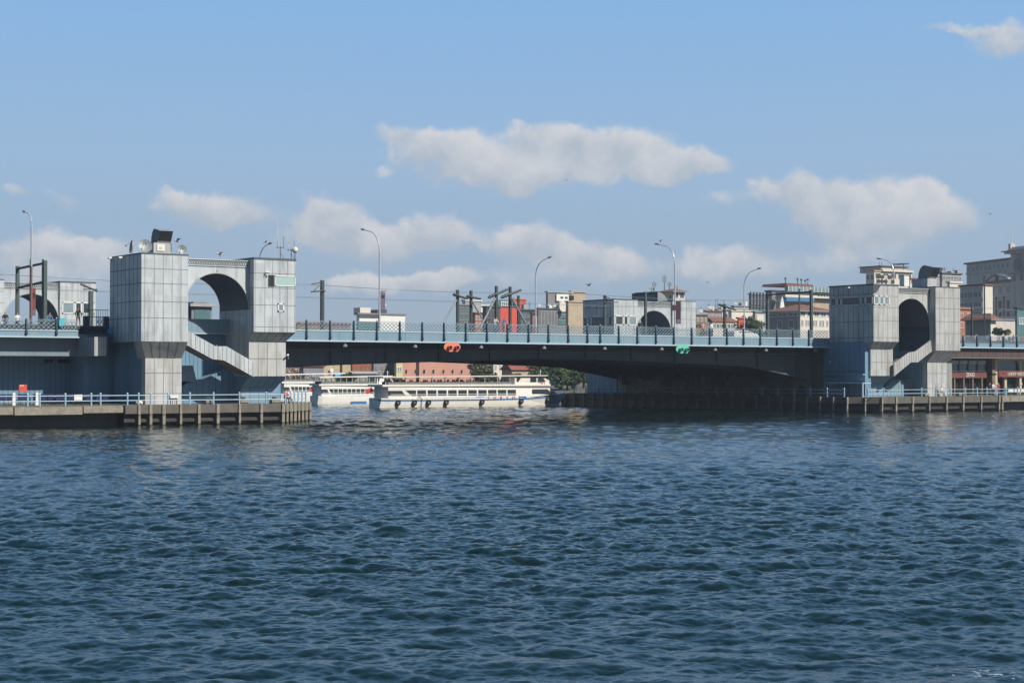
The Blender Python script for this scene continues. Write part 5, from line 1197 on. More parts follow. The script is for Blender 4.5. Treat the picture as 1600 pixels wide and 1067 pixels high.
# ------------------------------------------------------------------ ferries
def ferry(x0, x1, y, H, label, stripe=True, people=0, name='passenger_ferry', left_bow=False, text=None, z0=0.0, decks=2, wheelhouse=True, W=6.4):
    """hull from x0 (stern) to x1 (bow tip); H scales heights (H=1: ~4.7 m to the roof)"""
    L = x1-x0; t = thing(name, ((x0+x1)/2, y+W/2, z0), label, 'ferry', 'white passenger boats beyond the bridge')
    def X(f): return (x0+L*f) if not left_bow else (x1-L*f)
    def Hh(v): return z0+v*H
    # hull: stations of half width and sheer height
    st = [(0,.80,1.35),(.04,.95,1.33),(.2,1,1.3),(.5,1,1.3),(.72,.97,1.38),(.84,.8,1.55),(.93,.45,1.75),(1.0,.05,1.95)]
    m = MB(); yc = y+W/2; hw = W/2
    rings = []
    for f, w, h in st:
        flare = .86 if f > .8 else .97; xb = f-(.035 if f > .9 else 0)
        rings.append([(X(f),yc-hw*w,Hh(h)),(X(f),yc-hw*w,Hh(.95*h/1.3)),(X(xb),yc-hw*w*flare,Hh(.35)),(X(xb-.01),yc-hw*w*flare*.9,-.6),(X(xb-.01),yc+hw*w*flare*.9,-.6),(X(xb),yc+hw*w*flare,Hh(.35)),(X(f),yc+hw*w,Hh(.95*h/1.3)),(X(f),yc+hw*w,Hh(h))])
    for a, b in zip(rings, rings[1:]):
        for k in range(7): m.face([a[k],b[k],b[k+1],a[k+1]], 'white_boat')
        m.face([a[7],b[7],b[0],a[0]], 'white_boat')
    m.face(rings[0], 'white_boat'); part(m, 'hull', t)
    if stripe:
        m = MB()
        for (f0,w0,h0),(f1,w1,h1) in zip(st, st[1:]):
            q = [(X(f0),yc-hw*w0-.03,Hh(h0-.42)),(X(f1),yc-hw*w1-.03,Hh(h1-.42)),(X(f1),yc-hw*w1-.03,Hh(h1-.22)),(X(f0),yc-hw*w0-.03,Hh(h0-.22))]
            m.prism(q, (0, .04, 0), 'blue_stripe')
        m.box((X(0)-.03, yc-hw*.78, Hh(.9)), (X(0), yc+hw*.78, Hh(1.1)), 'blue_stripe')
        part(m, 'stripe', t)
    d1, d2, d3 = 1.3, 2.95, 4.3         # main deck, upper deck, roof
    ys, yn = yc-hw*.97, yc+hw*.97
    # main cabin
    c = MB(); f0, f1 = .03, .90
    n = 14; ft = [f0+(f1-f0)*k/n for k in range(n+1)]
    c.prism([(X(f0),ys+.1,Hh(d1)),(X(.80),ys+.1,Hh(d1+.1)),(X(.92),ys+.4,Hh(d1+.45)),(X(.885),ys+.3,Hh(2.55)),(X(.86),ys+.1,Hh(d2)),(X(f0),ys+.1,Hh(d2))], (0, yn-ys-.2, 0), 'white_boat')
    part(c, 'main_cabin', t)
    wz0, wz1 = 1.62, 2.42; wins = []
    w0 = .17; ww = .052
    for k in range(10): wins.append((w0+k*ww+.003, w0+(k+1)*ww-.005, wz0, wz1, 0))
    wins += [(.125,.17-.003,wz0,wz1,1), (.06,.115,wz0+.05,wz1-.05,2), (.775,.885,wz0+.18,wz1+.05,3)]
    for a, b, q0, q1, sl in wins:
        g = MB()
        if sl == 1: poly = [(a+.022,q0),(b,q0),(b,q1),(a-.012,q1)]
        elif sl == 2: poly = [(a-.03,q0),(b,q0),(b-.018,q1),(a-.03,q1)]
        elif sl == 3: poly = [(a,q0),(b,q0+.02),(b-.028,q1),(a,q1)]
        else: poly = [(a,q0),(b,q0),(b,q1),(a,q1)]
        g.prism([(X(u), ys+.085, Hh(v)) for u, v in poly], (0, .03, 0), 'glass'); part(g, 'window', t)
    r = MB(); r.box((X(.04), ys+.05, Hh(1.78)), (X(.69), ys+.07, Hh(1.86)), 'white_boat'); part(r, 'window_rail', t)
    # upper deck slab, railing, posts, awning roof
    u = MB(); u.prism([(X(.0),ys,Hh(d2)),(X(.865),ys,Hh(d2)),(X(.915),ys+.8,Hh(d2-.02)),(X(.905),yc,Hh(d2)),(X(.915),yn-.8,Hh(d2-.02)),(X(.865),yn,Hh(d2)),(X(.0),yn,Hh(d2))], (0,0,.28*H), 'white_boat'); part(u, 'upper_deck', t)
    r = MB()
    for k in range(45):
        xx = X(.03+k*.0145); r.tube([(xx,ys+.03,Hh(d2+.2)),(xx,ys+.03,Hh(d2+.62))], .016, 'galv', 4)
    for z in (.38,.5,.62): r.tube([(X(.02),ys+.03,Hh(d2+z)),(X(.67),ys+.03,Hh(d2+z))], .02, 'galv', 4)
    r.box((X(.03),ys+.05,Hh(d2+.28)),(X(.66),ys+.06,Hh(d2+.56)),'pale_grey'); part(r, 'deck_railing', t)
    p_ = MB()
    for k in range(10):
        xx = X(.05+k*.067)
        for yy in (ys+.1, yn-.1): p_.tube([(xx,yy,Hh(d2+.2)),(xx,yy,Hh(d3-.02))], .045, 'white_boat', 5)
    part(p_, 'roof_posts', t)
    rf = MB(); rf.hexa([(X(.0),ys-.1,Hh(d3-.1)),(X(.85),ys-.1,Hh(d3+.12)),(X(.85),yn+.1,Hh(d3+.12)),(X(.0),yn+.1,Hh(d3-.1)),(X(.0),ys-.1,Hh(d3+.06)),(X(.86),ys-.1,Hh(d3+.27)),(X(.86),yn+.1,Hh(d3+.27)),(X(.0),yn+.1,Hh(d3+.06))], 'cream' if stripe else 'white_boat'); part(rf, 'awning_roof', t)
    s_ = MB()
    for k in range(18):
        for yy in (ys+.4, yc-.4, yc+.7): s_.box((X(.06+k*.033), yy, Hh(d2+.28)), (X(.06+k*.033)+.1, yy+.8, Hh(d2+.68)), 'dark_grey')
    part(s_, 'benches', t)
    if wheelhouse:
        w = MB(); w.prism([(X(.68),ys+.15,Hh(d2+.27)),(X(.91),ys+.5,Hh(d2+.27)),(X(.83),ys+.2,Hh(d3+.1)),(X(.68),ys+.15,Hh(d3))], (0, yn-ys-.4, 0), 'white_boat'); part(w, 'wheelhouse', t)
        for a, b, sl in ((.69,.715,0),(.765,.80,0),(.808,.838,1)):
            g = MB(); g.prism([(X(a),ys+.13,Hh(d2+.62)),(X(b+.012*sl),ys+.2,Hh(d2+.62)),(X(b-.004),ys+.15,Hh(d3-.14)),(X(a),ys+.13,Hh(d3-.14))], (0,.02,0), 'glass'); part(g, 'wheelhouse_window', t)
        f = MB(); f.tube([(X(.86),yc,Hh(d3+.2)),(X(.86),yc,Hh(d3+1.1))], .05, 'white_boat', 6); f.tube([(X(.86),yc-.4,Hh(d3+.8)),(X(.86),yc+.4,Hh(d3+.8))], .04, 'white_boat', 5); part(f, 'signal_mast', t)
        l = MB(); cx_, cz_ = X(.835), Hh(d2+.32)
        l.tube([(cx_+.26*cos(a),ys+.1,cz_+.26*sin(a)) for a in [2*pi*k/12 for k in range(13)]], .07, 'letter_red', 6); part(l, 'life_ring', t)
    fl = MB(); fl.tube([(X(.0),yc,Hh(1.3)),(X(-.02),yc,Hh(2.9))], .03, 'white', 5)
    part(fl, 'flag_staff', t); fl = MB(); fl.prism([(X(-.005),yc-.02,Hh(2.2)),(X(-.045),yc-.02,Hh(2.0)),(X(-.05),yc-.02,Hh(2.5)),(X(-.018),yc-.02,Hh(2.85))], (0,.04,0), 'red'); part(fl, 'flag', t)
    if stripe:
        for f in (.075,.155,.225,.315,.50,.71,.87):
            g = MB(); w = np.interp(f, [s[0] for s in st], [s[1] for s in st]); h = np.interp(f, [s[0] for s in st], [s[2] for s in st]); yy = yc-hw*w-.16; cz_ = Hh(h-.62)
            ring = [(X(f)+.3*cos(a), yy, cz_+.3*sin(a)) for a in [2*pi*k/14 for k in range(15)]]; g.tube(ring, .12, 'black_rubber', 6); g.tube([(X(f),yy-.02,cz_),(X(f),yy+.05,cz_)], .18, 'tyre_hub', 10); g.tube([(X(f)-.2,yy+.1,cz_+.25),(X(f)-.3,yy+.14,Hh(h-.1))], .025, 'steel_dark', 4); part(g, 'tyre_fender', t)
        a = MB(); a.box((X(.475), ys+.0-.02, Hh(1.22)), (X(.515), ys+.03, Hh(1.42)), 'blue_stripe'); a.box((X(.70), ys-.02, Hh(1.22)), (X(.74), ys+.03, Hh(1.42)), 'blue_stripe'); part(a, 'blue_panel', t)
    if text:
        for k, chh in enumerate(text): add_text(chh, .62, 'letter_red', (X(.535+k*.0335), yc-hw-.045, Hh(1.26)), t, 1.05, 'letter')
    return t, X, Hh, ys, yn
ta = ferry(PY(598, 600, 47.2).x, PY(888, 600, 47.2).x+1.0, 47.2, 1.0, 'white double-deck passenger ferry with blue stripe, tyres and red TURYOL lettering', text='TURYOL', left_bow=False, W=4.2)
_, FX, FH, fys, fyn = ta
cols = ['white','black','navy','red','pink']; kk = [5,7,7,6,9]
for i in range(51):
    k = random.randrange(5); x = FX(.05+i*.0122+random.uniform(-.003,.003)); row = i % 3
    od = ['first','second','third','fourth','fifth','sixth','seventh','eighth','ninth','tenth','eleventh','twelfth','thirteenth','fourteenth','fifteenth','sixteenth','seventeenth'][i//3]
    person(kk[k], x, fys+[.7, 1.7, 2.8][row], FH(2.95+.28)-.30, random.uniform(-.5,.5), f"{od} passenger from the stern on the {['near','middle','far'][row]} bench of the striped ferry, in {['white','black','navy','red','pink'][k]}", .62, 'seated passengers on the ferry upper deck')
ferry(PY(499, 600, 78).x, PY(632, 600, 78).x, 78.0, .98, 'white passenger boat with blue hull panel half hidden behind the striped ferry', stripe=False, wheelhouse=True, W=3.4)
ferry(PY(441, 600, 96).x, PY(556, 600, 96).x, 96.0, 1.08, 'white two-deck boat moored behind the others, nearest the left tower', stripe=False, wheelhouse=False, W=3.6)
ta2 = bpy.data.objects.get('passenger_ferry.001')
m = MB(); a = PY(549, 627, 77.9); b = PY(573, 632, 77.9); m.box((a.x, 77.9, b.z+.05), (b.x, 77.95, a.z), 'blue_stripe')
o = m.build('blue_hull_panel', ta2, wbase(ta2)) if ta2 else None
p0, p1 = PZ(884, 613.5, 0), PZ(926, 613.5, 0)
t = thing('motor_boat', ((p0.x+p1.x)/2, (p0.y+p1.y)/2, 0), 'small white motor boat on the far water just left of the right pier', 'boat'); m = MB(); d = (p1-p0); n_ = Vector((-d.y, d.x, 0)).normalized()
m.hexa([p0+n_*0+Vector((0,0,-.3)), p1+Vector((0,0,-.3)), p1+n_*2.5+Vector((0,0,-.3)), p0+n_*2.5+Vector((0,0,-.3)), p0-d*.02+Vector((0,0,1.0)), p1+d*.08+Vector((0,0,1.3)), p1+n_*2.5+d*.08+Vector((0,0,1.3)), p0+n_*2.5-d*.02+Vector((0,0,1.0))], 'white_boat'); part(m, 'hull', t)
m = MB(); m.hexa([p0+d*.3+n_*.4+Vector((0,0,1.1)), p0+d*.75+n_*.4+Vector((0,0,1.1)), p0+d*.75+n_*2+Vector((0,0,1.1)), p0+d*.3+n_*2+Vector((0,0,1.1)), p0+d*.32+n_*.5+Vector((0,0,2.2)), p0+d*.66+n_*.5+Vector((0,0,2.2)), p0+d*.66+n_*1.9+Vector((0,0,2.2)), p0+d*.32+n_*1.9+Vector((0,0,2.2))], 'white_boat'); part(m, 'cabin', t)
m = MB(); c_ = p0+d*.42+n_*1.2; m.tube([c_+Vector((0,0,2.2)), c_+Vector((0,0,6.5))], .08, 'steel_dark', 5); m.tube([c_+Vector((-1.5,0,4.6)), c_+Vector((1.5,0,4.6))], .06, 'steel_dark', 5); part(m, 'mast', t)

# ------------------------------------------------------------------ buildings beyond the bridge
def house(name, label, cat, pl, pc, pr, ptop, dist, wall, roof='mid_grey', rtype='flat', front=(), left=(), zbase=.9, wallL=None, glass='glass', frame='white', rh=0, parapet=True, group=None, extra=None):
    """corner column pc, left end pl (shaded -X face), right end pr (lit -Y face), top row ptop at the corner"""
    yf = yof(pc, dist); c = PY(pc, ptop, yf); x0 = c.x; zt = c.z; x1 = PY(pr, ptop, yf).x
    yb = PX(pl, ptop, x0).y if pl < pc-1 else yf+12
    t = thing(name, ((x0+x1)/2, (yf+yb)/2, zbase), label, cat, group)
    m = MB(); m.box((x0, yf, zbase-1), (x1, yb, zt), wall); part(m, 'wall', t)
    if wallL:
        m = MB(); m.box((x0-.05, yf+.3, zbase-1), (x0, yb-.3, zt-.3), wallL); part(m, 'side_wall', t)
    r = MB()
    if rtype == 'flat':
        if parapet: r.box((x0-.25, yf-.25, zt), (x1+.25, yb+.25, zt+.35), roof)
        else: r.box((x0, yf, zt), (x1, yb, zt+.06), roof)
    elif rtype == 'hip':
        q = .8; a = min((x1-x0), (yb-yf))/2*.9
        r.hexa([(x0-q,yf-q,zt),(x1+q,yf-q,zt),(x1+q,yb+q,zt),(x0-q,yb+q,zt),(x0+a,yf+a,zt+rh),(x1-a,yf+a,zt+rh),(x1-a,yb-a,zt+rh),(x0+a,yb-a,zt+rh)], roof)
        r.box((x0-q, yf-q, zt-.15), (x1+q, yb+q, zt-.001), 'pale_grey')
    elif rtype == 'gable':
        q = .4; ym = (yf+yb)/2
        r.prism([(x0-q,yf-q,zt),(x0-q,ym,zt+rh),(x0-q,yb+q,zt)], (x1-x0+2*q, 0, 0), roof)
    elif rtype == 'shed':
        r.hexa([(x0-.3,yf-.3,zt),(x1+.3,yf-.3,zt),(x1+.3,yb+.3,zt),(x0-.3,yb+.3,zt),(x0-.3,yf-.3,zt+.2),(x1+.3,yf-.3,zt+.2),(x1+.3,yb+.3,zt+rh),(x0-.3,yb+.3,zt+rh)], roof)
    part(r, 'roof', t)
    def win(P, a0, a1, z0, z1, arch=False):
        f = MB(); g = MB(); w = .12 if (a1-a0) > .9 else .08
        if arch:
            am, rr_ = (a0+a1)/2, (a1-a0)/2; pts = [(a0,z0),(a1,z0)]+[(am+rr_*cos(pi*k/8), z1-rr_+rr_*1.1*sin(pi*k/8)) for k in range(9)]
            f.prism([P(am+(a-am)*1.3, 0, z0+(z-z0)*1.1-.12) for a, z in pts], P(0, .09, 0, True), frame); g.prism([P(a, .08, z) for a, z in pts], P(0, .05, 0, True), glass)
        else:
            for (p0,p1,q0,q1) in ((a0-w,a1+w,z0-w,z0),(a0-w,a1+w,z1,z1+w),(a0-w,a0,z0,z1),(a1,a1+w,z0,z1)):
                f.prism([P(p0,0,q0),P(p1,0,q0),P(p1,0,q1),P(p0,0,q1)], P(0,.1,0,True), frame)
            f.prism([P((a0+a1)/2-.05,0,z0),P((a0+a1)/2+.05,0,z0),P((a0+a1)/2+.05,0,z1),P((a0+a1)/2-.05,0,z1)], P(0,.08,0,True), frame)
            g.prism([P(a0,0,z0),P(a1,0,z0),P(a1,0,z1),P(a0,0,z1)], P(0,.05,0,True), glass)
        fo = part(f, 'window', t); go = g.build('pane', None, wbase(t)); go.parent = fo; go.location = (0,0,0)
    def PF(a, o, z, vec=False): return (0, -o, 0) if vec else (a, yf-o, z)
    def PL(a, o, z, vec=False): return (-o, 0, 0) if vec else (x0-(.05 if wallL else 0)-o, a, z)
    for face, lst in ((0, front), (1, left)):
        for (n, ya, yb_, fill, *arch) in lst:
            za, zb = PY(pc, yb_, yf).z, PY(pc, ya, yf).z; L0, L1 = (x0, x1) if face == 0 else (yf, yb)
            rg = arch[1] if len(arch) > 1 else (0, 1); L0, L1 = L0+(L1-L0)*rg[0], L0+(L1-L0)*rg[1]
            w = (L1-L0)/n
            for k in range(n): win(PF if face == 0 else PL, L0+w*(k+.5-fill/2), L0+w*(k+.5+fill/2), za, zb, bool(arch and arch[0]))
    if extra: extra(t, x0, x1, yf, yb, zt)
    return t, x0, x1, yf, yb, zt
def clutter(seed, n=6, h=2.0, dish_=True):
    def fn(t, x0, x1, yf, yb, zt):
        R = random.Random(seed)
        for k in range(n):
            x = R.uniform(x0+.6, x1-.6); y = R.uniform(yf+.8, min(yb-.5, yf+7)); m = MB(); c = R.random()
            if c < .4: w = R.uniform(.5, 1.4); m.box((x-w/2, y-w/2, zt), (x+w/2, y+w/2, zt+R.uniform(.7, h)), R.choice(['pale_grey','mid_grey','white'])); part(m, 'roof_unit', t)
            elif c < .7: m.tube([(x,y,zt),(x,y,zt+R.uniform(1, h*1.6))], .07, 'steel_dark', 4); m.tube([(x-.5,y,zt+h*.8),(x+.5,y,zt+h*.8)], .04, 'steel_dark', 4); part(m, 'aerial', t)
            else: m.tube([(x,y,zt),(x,y,zt+.8)], .05, 'galv', 4); m.tube([(x,y-.05,zt+1.0),(x-.05,y-.25,zt+1.05)], .25, 'dish', 10, .5); part(m, 'dish', t)
    return fn
def awning(mt, z0, z1, depth=1.2):
    pass
# --- skyline above the deck, left to right
house('low_rooftop_house','low brick house with tiled roof seen through the railing by the left tower','house', 462,464,547,506,520,'brown_wall','roof_tile','shed',rh=.6)
def ex_white(t, x0, x1, yf, yb, zt):
    m = MB(); xm = x0+(x1-x0)*.42; z = lambda py: PY(571, py, yf).z
    m.box((xm, yf-.6, z(514)), (xm+.25, yf, zt), 'dark_grey'); part(m, 'seam_strip', t)
    m = MB(); m.box((x0, yf-.4, z(497.5)), (x0+(x1-x0)*.4, yf, z(503)), 'white'); part(m, 'white_band', t)
    m = MB(); m.box((x0-.2, yf-.3, z(503)), (x0+(x1-x0)*.4, yf-.05, z(515)), 'teal_glass'); part(m, 'glazing', t)
    m = MB(); m.box((x0, yf-.3, z(491)), (x0+(x1-x0)*.4, yf-.1, z(497)), 'dark_grey'); part(m, 'terrace', t)
    m = MB(); m.box((x0+1.6, yf+2, zt), (x0+4.4, yf+5, z(480)), 'cream'); part(m, 'roof_hut', t); m = MB(); m.box((x0+5.6, yf+1, zt), (x0+8.2, yf+4, z(483)), 'dark_grey'); part(m, 'roof_hut', t)
    m = MB(); m.tube([(x0+7.4,yf+1,z(483)),(x0+7.4,yf+1,z(478))], .1, 'white', 6); m.sphere((x0+7.6,yf+1,z(476)), .35, 'white', 8, 6); part(m, 'dome_aerial', t)
house('white_block','white flat block with roof huts behind the banner lamp on the left','building', 557,560,633,491,400,'white','mid_grey','flat',extra=ex_white)
house('glass_office','narrow glass-fronted office behind the leftmost braced masts','building', 714,717,735,477,470,'teal_glass','mid_grey',front=[(4,480,486,.75),(4,490,496,.75),(4,500,508,.75)],frame='pale_grey')
house('white_slab','tall plain white slab between the left pair of braced masts','building', 722,727,752,470,490,'pale_grey','white',wallL='white')
house('pale_block','pale windowless block rising behind the white slab','building', 744,750,765,478,520,'white','white')
house('brick_house','small red brick house left of the dark block','house', 738,742,757,490,440,'brick_red','dark_grey',front=[(3,494,500,.5),(3,504,511,.5)])
house('dark_block','dark charcoal block left of the red building','building', 754,760,782,480,430,'dark_grey','dark_grey',front=[(3,486,492,.5),(3,497,504,.5)],glass='dark',frame='mid_grey')
def ex_red(t, x0, x1, yf, yb, zt):
    z = lambda py: PY(780, py, yf).z
    m = MB(); m.box((x0-.5, yf-.1, z(479)), (x0+(x1-x0)*.8, yf+2, z(468.5)), 'teal_glass'); part(m, 'top_glazing', t)
    m = MB(); a = PY(783, 478, yf-.3).x; b = PY(797, 478, yf-.3).x; m.box((a, yf-.3, z(478)), (b, yf-.15, z(471)), 'white'); part(m, 'sign_panel', t)
    for k in range(4): m = MB(); q = a+.35+(b-a-.5)*k/4; m.box((q, yf-.36, z(477)), (q+.3, yf-.3, z(472.3)), 'dark_grey'); part(m, 'louvre', t)
house('red_building','bright red windowless building behind the braced masts','building', 777,780,806,479,445,'bright_red','teal_glass',extra=ex_red)
house('red_tower_block','red upper block stepping up behind the red building','building', 800,804,822,468,470,'bright_red','salmon')
house('black_glass_block','low black glass block right of the red building','building', 811,813,838,485,435,'dark_grey','dark_grey',front=[(5,490,497,.7),(5,501,508,.7)],glass='teal_glass',frame='mid_grey',extra=clutter(3,3))
house('dark_red_house','narrow dark red shopfront house beside the far-side lamp','house', 829,831,840,490,425,'sign_brown','dark_grey',front=[(1,495,510,.5)])
house('grey_office','grey office with vertical windows right of the far-side middle lamp','building', 838,841,872,483,460,'mid_grey','dark_grey',front=[(6,486,511,.45)],glass='dark_grey',frame='pale_grey',extra=clutter(5,4))
def ex_cx(t, x0, x1, yf, yb, zt):
    z = lambda py: PY(856, py, yf).z; X_ = lambda px: PY(px, 480, yf).x
    m = MB(); m.box((X_(868), yf-.5, z(470)), (X_(887), yf+.0, z(459)), 'white'); part(m, 'white_bay', t)
    for px in (874, 881): m = MB(); m.box((X_(px), yf-.56, z(466)), (X_(px)+.9, yf-.5, z(463)), 'glass'); part(m, 'window', t)
    for a, b in ((473,479),(482,488),(491,497),(500,507)): m = MB(); m.box((X_(872), yf-.2, z(b)), (X_(893), yf, z(a)), 'teal_glass'); part(m, 'window_band', t)
    m = MB(); m.box((X_(857), yf-.3, z(481)), (X_(861.5), yf, z(492)), 'cream'); part(m, 'cream_panel', t)
    m = MB(); m.tube([(X_(873), yf-1.2, z(478.5)), (X_(873)+.1, yf-2, z(478.5))], 1.5, 'cream', 16); part(m, 'big_dish', t)
    m = MB(); m.box((X_(888), yf-.2, z(468)), (X_(896), yf, z(461)), 'dark'); part(m, 'dark_bay', t)
house('office_complex','layered grey office with white bay, window bands and a large cream dish','building', 853,856,894,457,470,'mid_grey','pale_grey',extra=ex_cx)
house('tan_tower','plain tan tower at the right end of the layered office','building', 889,893,915,456.5,478,'tan_wall','tan_wall')
house('tan_wing','lower tan wing left of the far right tower front','building', 884,888,912,472,462,'tan_wall','tan_wall')
# silver vaulted structure and the cream house with aerials
def ex_vault(t, x0, x1, yf, yb, zt):
    z = lambda py: PY(1032, py, yf).z; m = MB(); R_ = z(456)-z(478); n = 12; yc = yf
    X0_, X1_ = PY(1032,470,yf).x, PY(1045,470,yf).x
house('cream_house','cream house with dark hipped roof and mobile-phone aerials behind the silver vault','house', 1034,1052,1070,455,420,'cream','roof_tile_dark','hip',rh=.7,front=[(2,459,464,.5)],left=[(2,462,466,.25)],frame='mid_grey')
a = PY(1044, 476, 60); t = thing('silver_vault', (a.x, 60, ZT), 'silver half-round vaulted roof above the far right tower front', 'roof structure', None)
m = MB(); n = 12; zb_ = PY(1044, 477, 60).z; zt_2 = PY(1035, 455.5, 60).z; Rr = zt_2-zb_; x1_ = PY(1045, 470, 60).x
arcp = [(x1_-Rr*1.05+Rr*1.05*sin(radians(q)), zb_+Rr*cos(radians(q))) for q in np.linspace(0, 90, 11)]
yk = PX(993, 470, x1_-Rr*1.05).y
m.prism([(x1_-Rr*1.05, 60, zb_)]+[(x_, 60, z_) for x_, z_ in arcp], (0, 1.5, 0), 'galv'); part(m, 'end_wall', t)
m = MB()
for (xa_, za_), (xb_, zb2) in zip(arcp, arcp[1:]): m.face([(xa_,59.9,za_),(xb_,59.9,zb2),(xb_,66.5,zb2),(xa_,66.5,za_)], 'galv')
part(m, 'vault', t); m = MB(); m.box((x1_-Rr*1.05-.05, 60, zb_), (x1_-Rr*1.05, 66.8, zt_2-.1), 'dark_grey'); m.box((x1_-Rr*1.05-.12, 60.5, zb_+.5), (x1_-Rr*1.05-.05, 66, zt_2-.6), 'teal_glass'); part(m, 'side_glazing', t)
for px, pt, l in ((1018,449,'leftmost grey rooftop aerial cluster above the silver vault'),(1022,440,'tall thin aerial of the left rooftop cluster'),(1038,430,'tallest three-panel phone mast above the cream house'),(1046,440,'dark phone mast beside the purple-banner lamp'),(1056,446,'short white aerial on the cream house roof')):
    p = PY(px, 462, yof(px, 424)); q = PY(px, pt, p.y); t = thing('phone_mast', (p.x, p.y, p.z), l, 'antenna', 'aerials on the roofs above the far right tower'); m = MB(); m.tube([p, q], .12, 'steel_dark', 5, .07); part(m, 'pole', t)
    m = MB()
    for s_ in (-.45, 0, .45): m.box((p.x+s_-.12, p.y-.2, q.z-(q.z-p.z)*.35), (p.x+s_+.12, p.y-.05, q.z-.2), 'galv')
    part(m, 'panel_antennas', t)
# low houses right of the far tower
house('dull_brick_house','dull brick house with grey roof just right of the far right tower','house', 1084,1087,1106,492,430,'brown_wall','mid_grey','shed',rh=.8,left=[],front=[(3,497,502,.4)],wallL=None,extra=clutter(11,5,1.6))
house('grey_chimney_house','grey house with red roof hut beyond the dull brick house','house', 1100,1104,1128,487,450,'mid_grey','roof_tile_dark',front=[(4,492,497,.4)],extra=clutter(21,6,2.2))
house('terrace_house','house with open grey roof terrace behind the sloping cross-arm mast','house', 1118,1121,1146,485,470,'pale_grey','pale_grey',front=[(3,490,499,.7)],glass='dark',extra=clutter(8,4))
house('red_roof_pavilion','long low pavilion with red tiled roof behind the railing','pavilion', 1108,1113,1147,503,400,'cream','roof_tile_dark','shed',rh=1.2,front=[(6,506,512,.7)],glass='dark')
house('red_kiosk','small bright red kiosk left of the far-side lamp','kiosk', 1152,1154,1164,498,395,'bright_red','bright_red')
house('cream_viaduct','long cream wall with wide arch at the foot of the glass facade block','wall', 1138,1143,1182,486,460,'cream','cream',front=[(2,492,512,.5,True,(.3,1))],glass='brown_wall',frame='cream')
house('beige_house','beige flat house beside the trees left of the green gantry','house', 1176,1180,1196,488,440,'pale_grey','mid_grey',front=[(1,492,503,.6)],glass='cream')
def ex_grid(t, x0, x1, yf, yb, zt):
    z = lambda py: PY(1172, py, yf).z; X_ = lambda px: PY(px, 480, yf).x
    for k in range(10): m = MB(); xx = x0+(x1-x0)*k/9; m.box((xx-.14, yf-.5, z(482)), (xx+.14, yf, zt+.8), 'dark_grey'); part(m, 'fin', t)
    for k in range(5): m = MB(); zz = z(480)+(zt-z(480))*k/5; m.box((x0, yf-.25, zz), (x1, yf-.05, zz+.25), 'mid_grey'); part(m, 'floor_band', t)
house('glass_grid_block','blue-grey glass block with dark vertical fins','building', 1170,1172,1216,460,540,'teal_glass','mid_grey',extra=ex_grid,front=[(9,464,468,.5),(9,472,476,.5)],glass='glass_pale',frame='pale_grey')
def ex_terr(t, x0, x1, yf, yb, zt):
    z = lambda py: PY(1240, py, yf).z; X_ = lambda px: PY(px, 470, yf).x
    m = MB(); m.box((X_(1226), yf-1.5, z(456)), (X_(1300), yf, z(447.5)), 'glass_pale'); part(m, 'glazed_terrace', t)
    for k in range(14): m = MB(); xx = X_(1226)+k*(X_(1300)-X_(1226))/13; m.box((xx-.1, yf-1.6, z(456)), (xx+.1, yf-1.5, z(447.5)), 'white'); part(m, 'terrace_post', t)
    m = MB(); m.prism([(X_(1224),yf-1,z(447)),(X_(1268),yf-1,z(447)),(X_(1266),yf-1,z(444)),(X_(1226),yf-1,z(443))], (0,10,0), 'roof_tile_dark'); part(m, 'red_roof', t)
    m = MB(); m.box((X_(1222), yf-1.8, z(471)), (X_(1266), yf-.1, z(465.5)), 'sky_blue_awning'); part(m, 'blue_awning', t)
    m = MB(); m.box((X_(1222), yf-1.4, z(465)), (X_(1300), yf-.1, z(461)), 'cream'); part(m, 'balcony_band', t)
    for k in range(6): m = MB(); xx = X_(1274)+k*1.2; m.sphere((xx, yf-1.2, z(460)), .5, 'leaf_dark', 6, 5); part(m, 'planter', t)
    R = random.Random(4)
    for px in (1231, 1250, 1256, 1262, 1266): m = MB(); xx = X_(px); m.tube([(xx,yf+1,z(444)),(xx,yf+1,z(R.uniform(434,441)))], .12, 'steel_dark', 5); m.sphere((xx,yf+1,z(R.uniform(435,438))), .35, 'dark_grey', 6, 4); part(m, 'aerial', t)
house('terraced_hotel','cream hotel with glazed roof terrace, blue awning and red roof behind the gantry','building', 1212,1226,1302,456,500,'tan_wall','pale_grey',extra=ex_terr)
house('slate_wing','slate-grey wing left of the terraced hotel','building', 1196,1206,1228,455,515,'mid_grey','dark_grey',front=[(3,462,468,.5)],left=[(2,462,468,.5)])
m = MB(); p = PD(1222, 473, 430); m.prism([(p.x-.9,p.y,p.z-3),(p.x+1.2,p.y,p.z-3),(p.x+.5,p.y,p.z+.5),(p.x+.1,p.y,p.z+1.6),(p.x-.4,p.y,p.z+.2)], (0,.5,0), 'white'); tag(m.build('folded_parasol'), 'closed white parasol on the terrace left of the blue awning', 'parasol')
house('pale_mansion','pale building with shaded left front, red roof and twin windows behind the green gantry','building', 1198,1248,1302,485,400,'cream','roof_tile_dark','hip',rh=1.6,wallL='mid_grey',  # grey side wall: the left face's shade is put into its colour
      front=[(5,486.5,489.3,.6,False,(.02,1)),(5,490,493.0,.6,False,(.02,1)),(4,500,509,.2,False,(.0,.8)),(4,500,509,.2,False,(.12,.92))],left=[(3,489,493,.8),(2,500,512,.34,False,(.05,.75))])
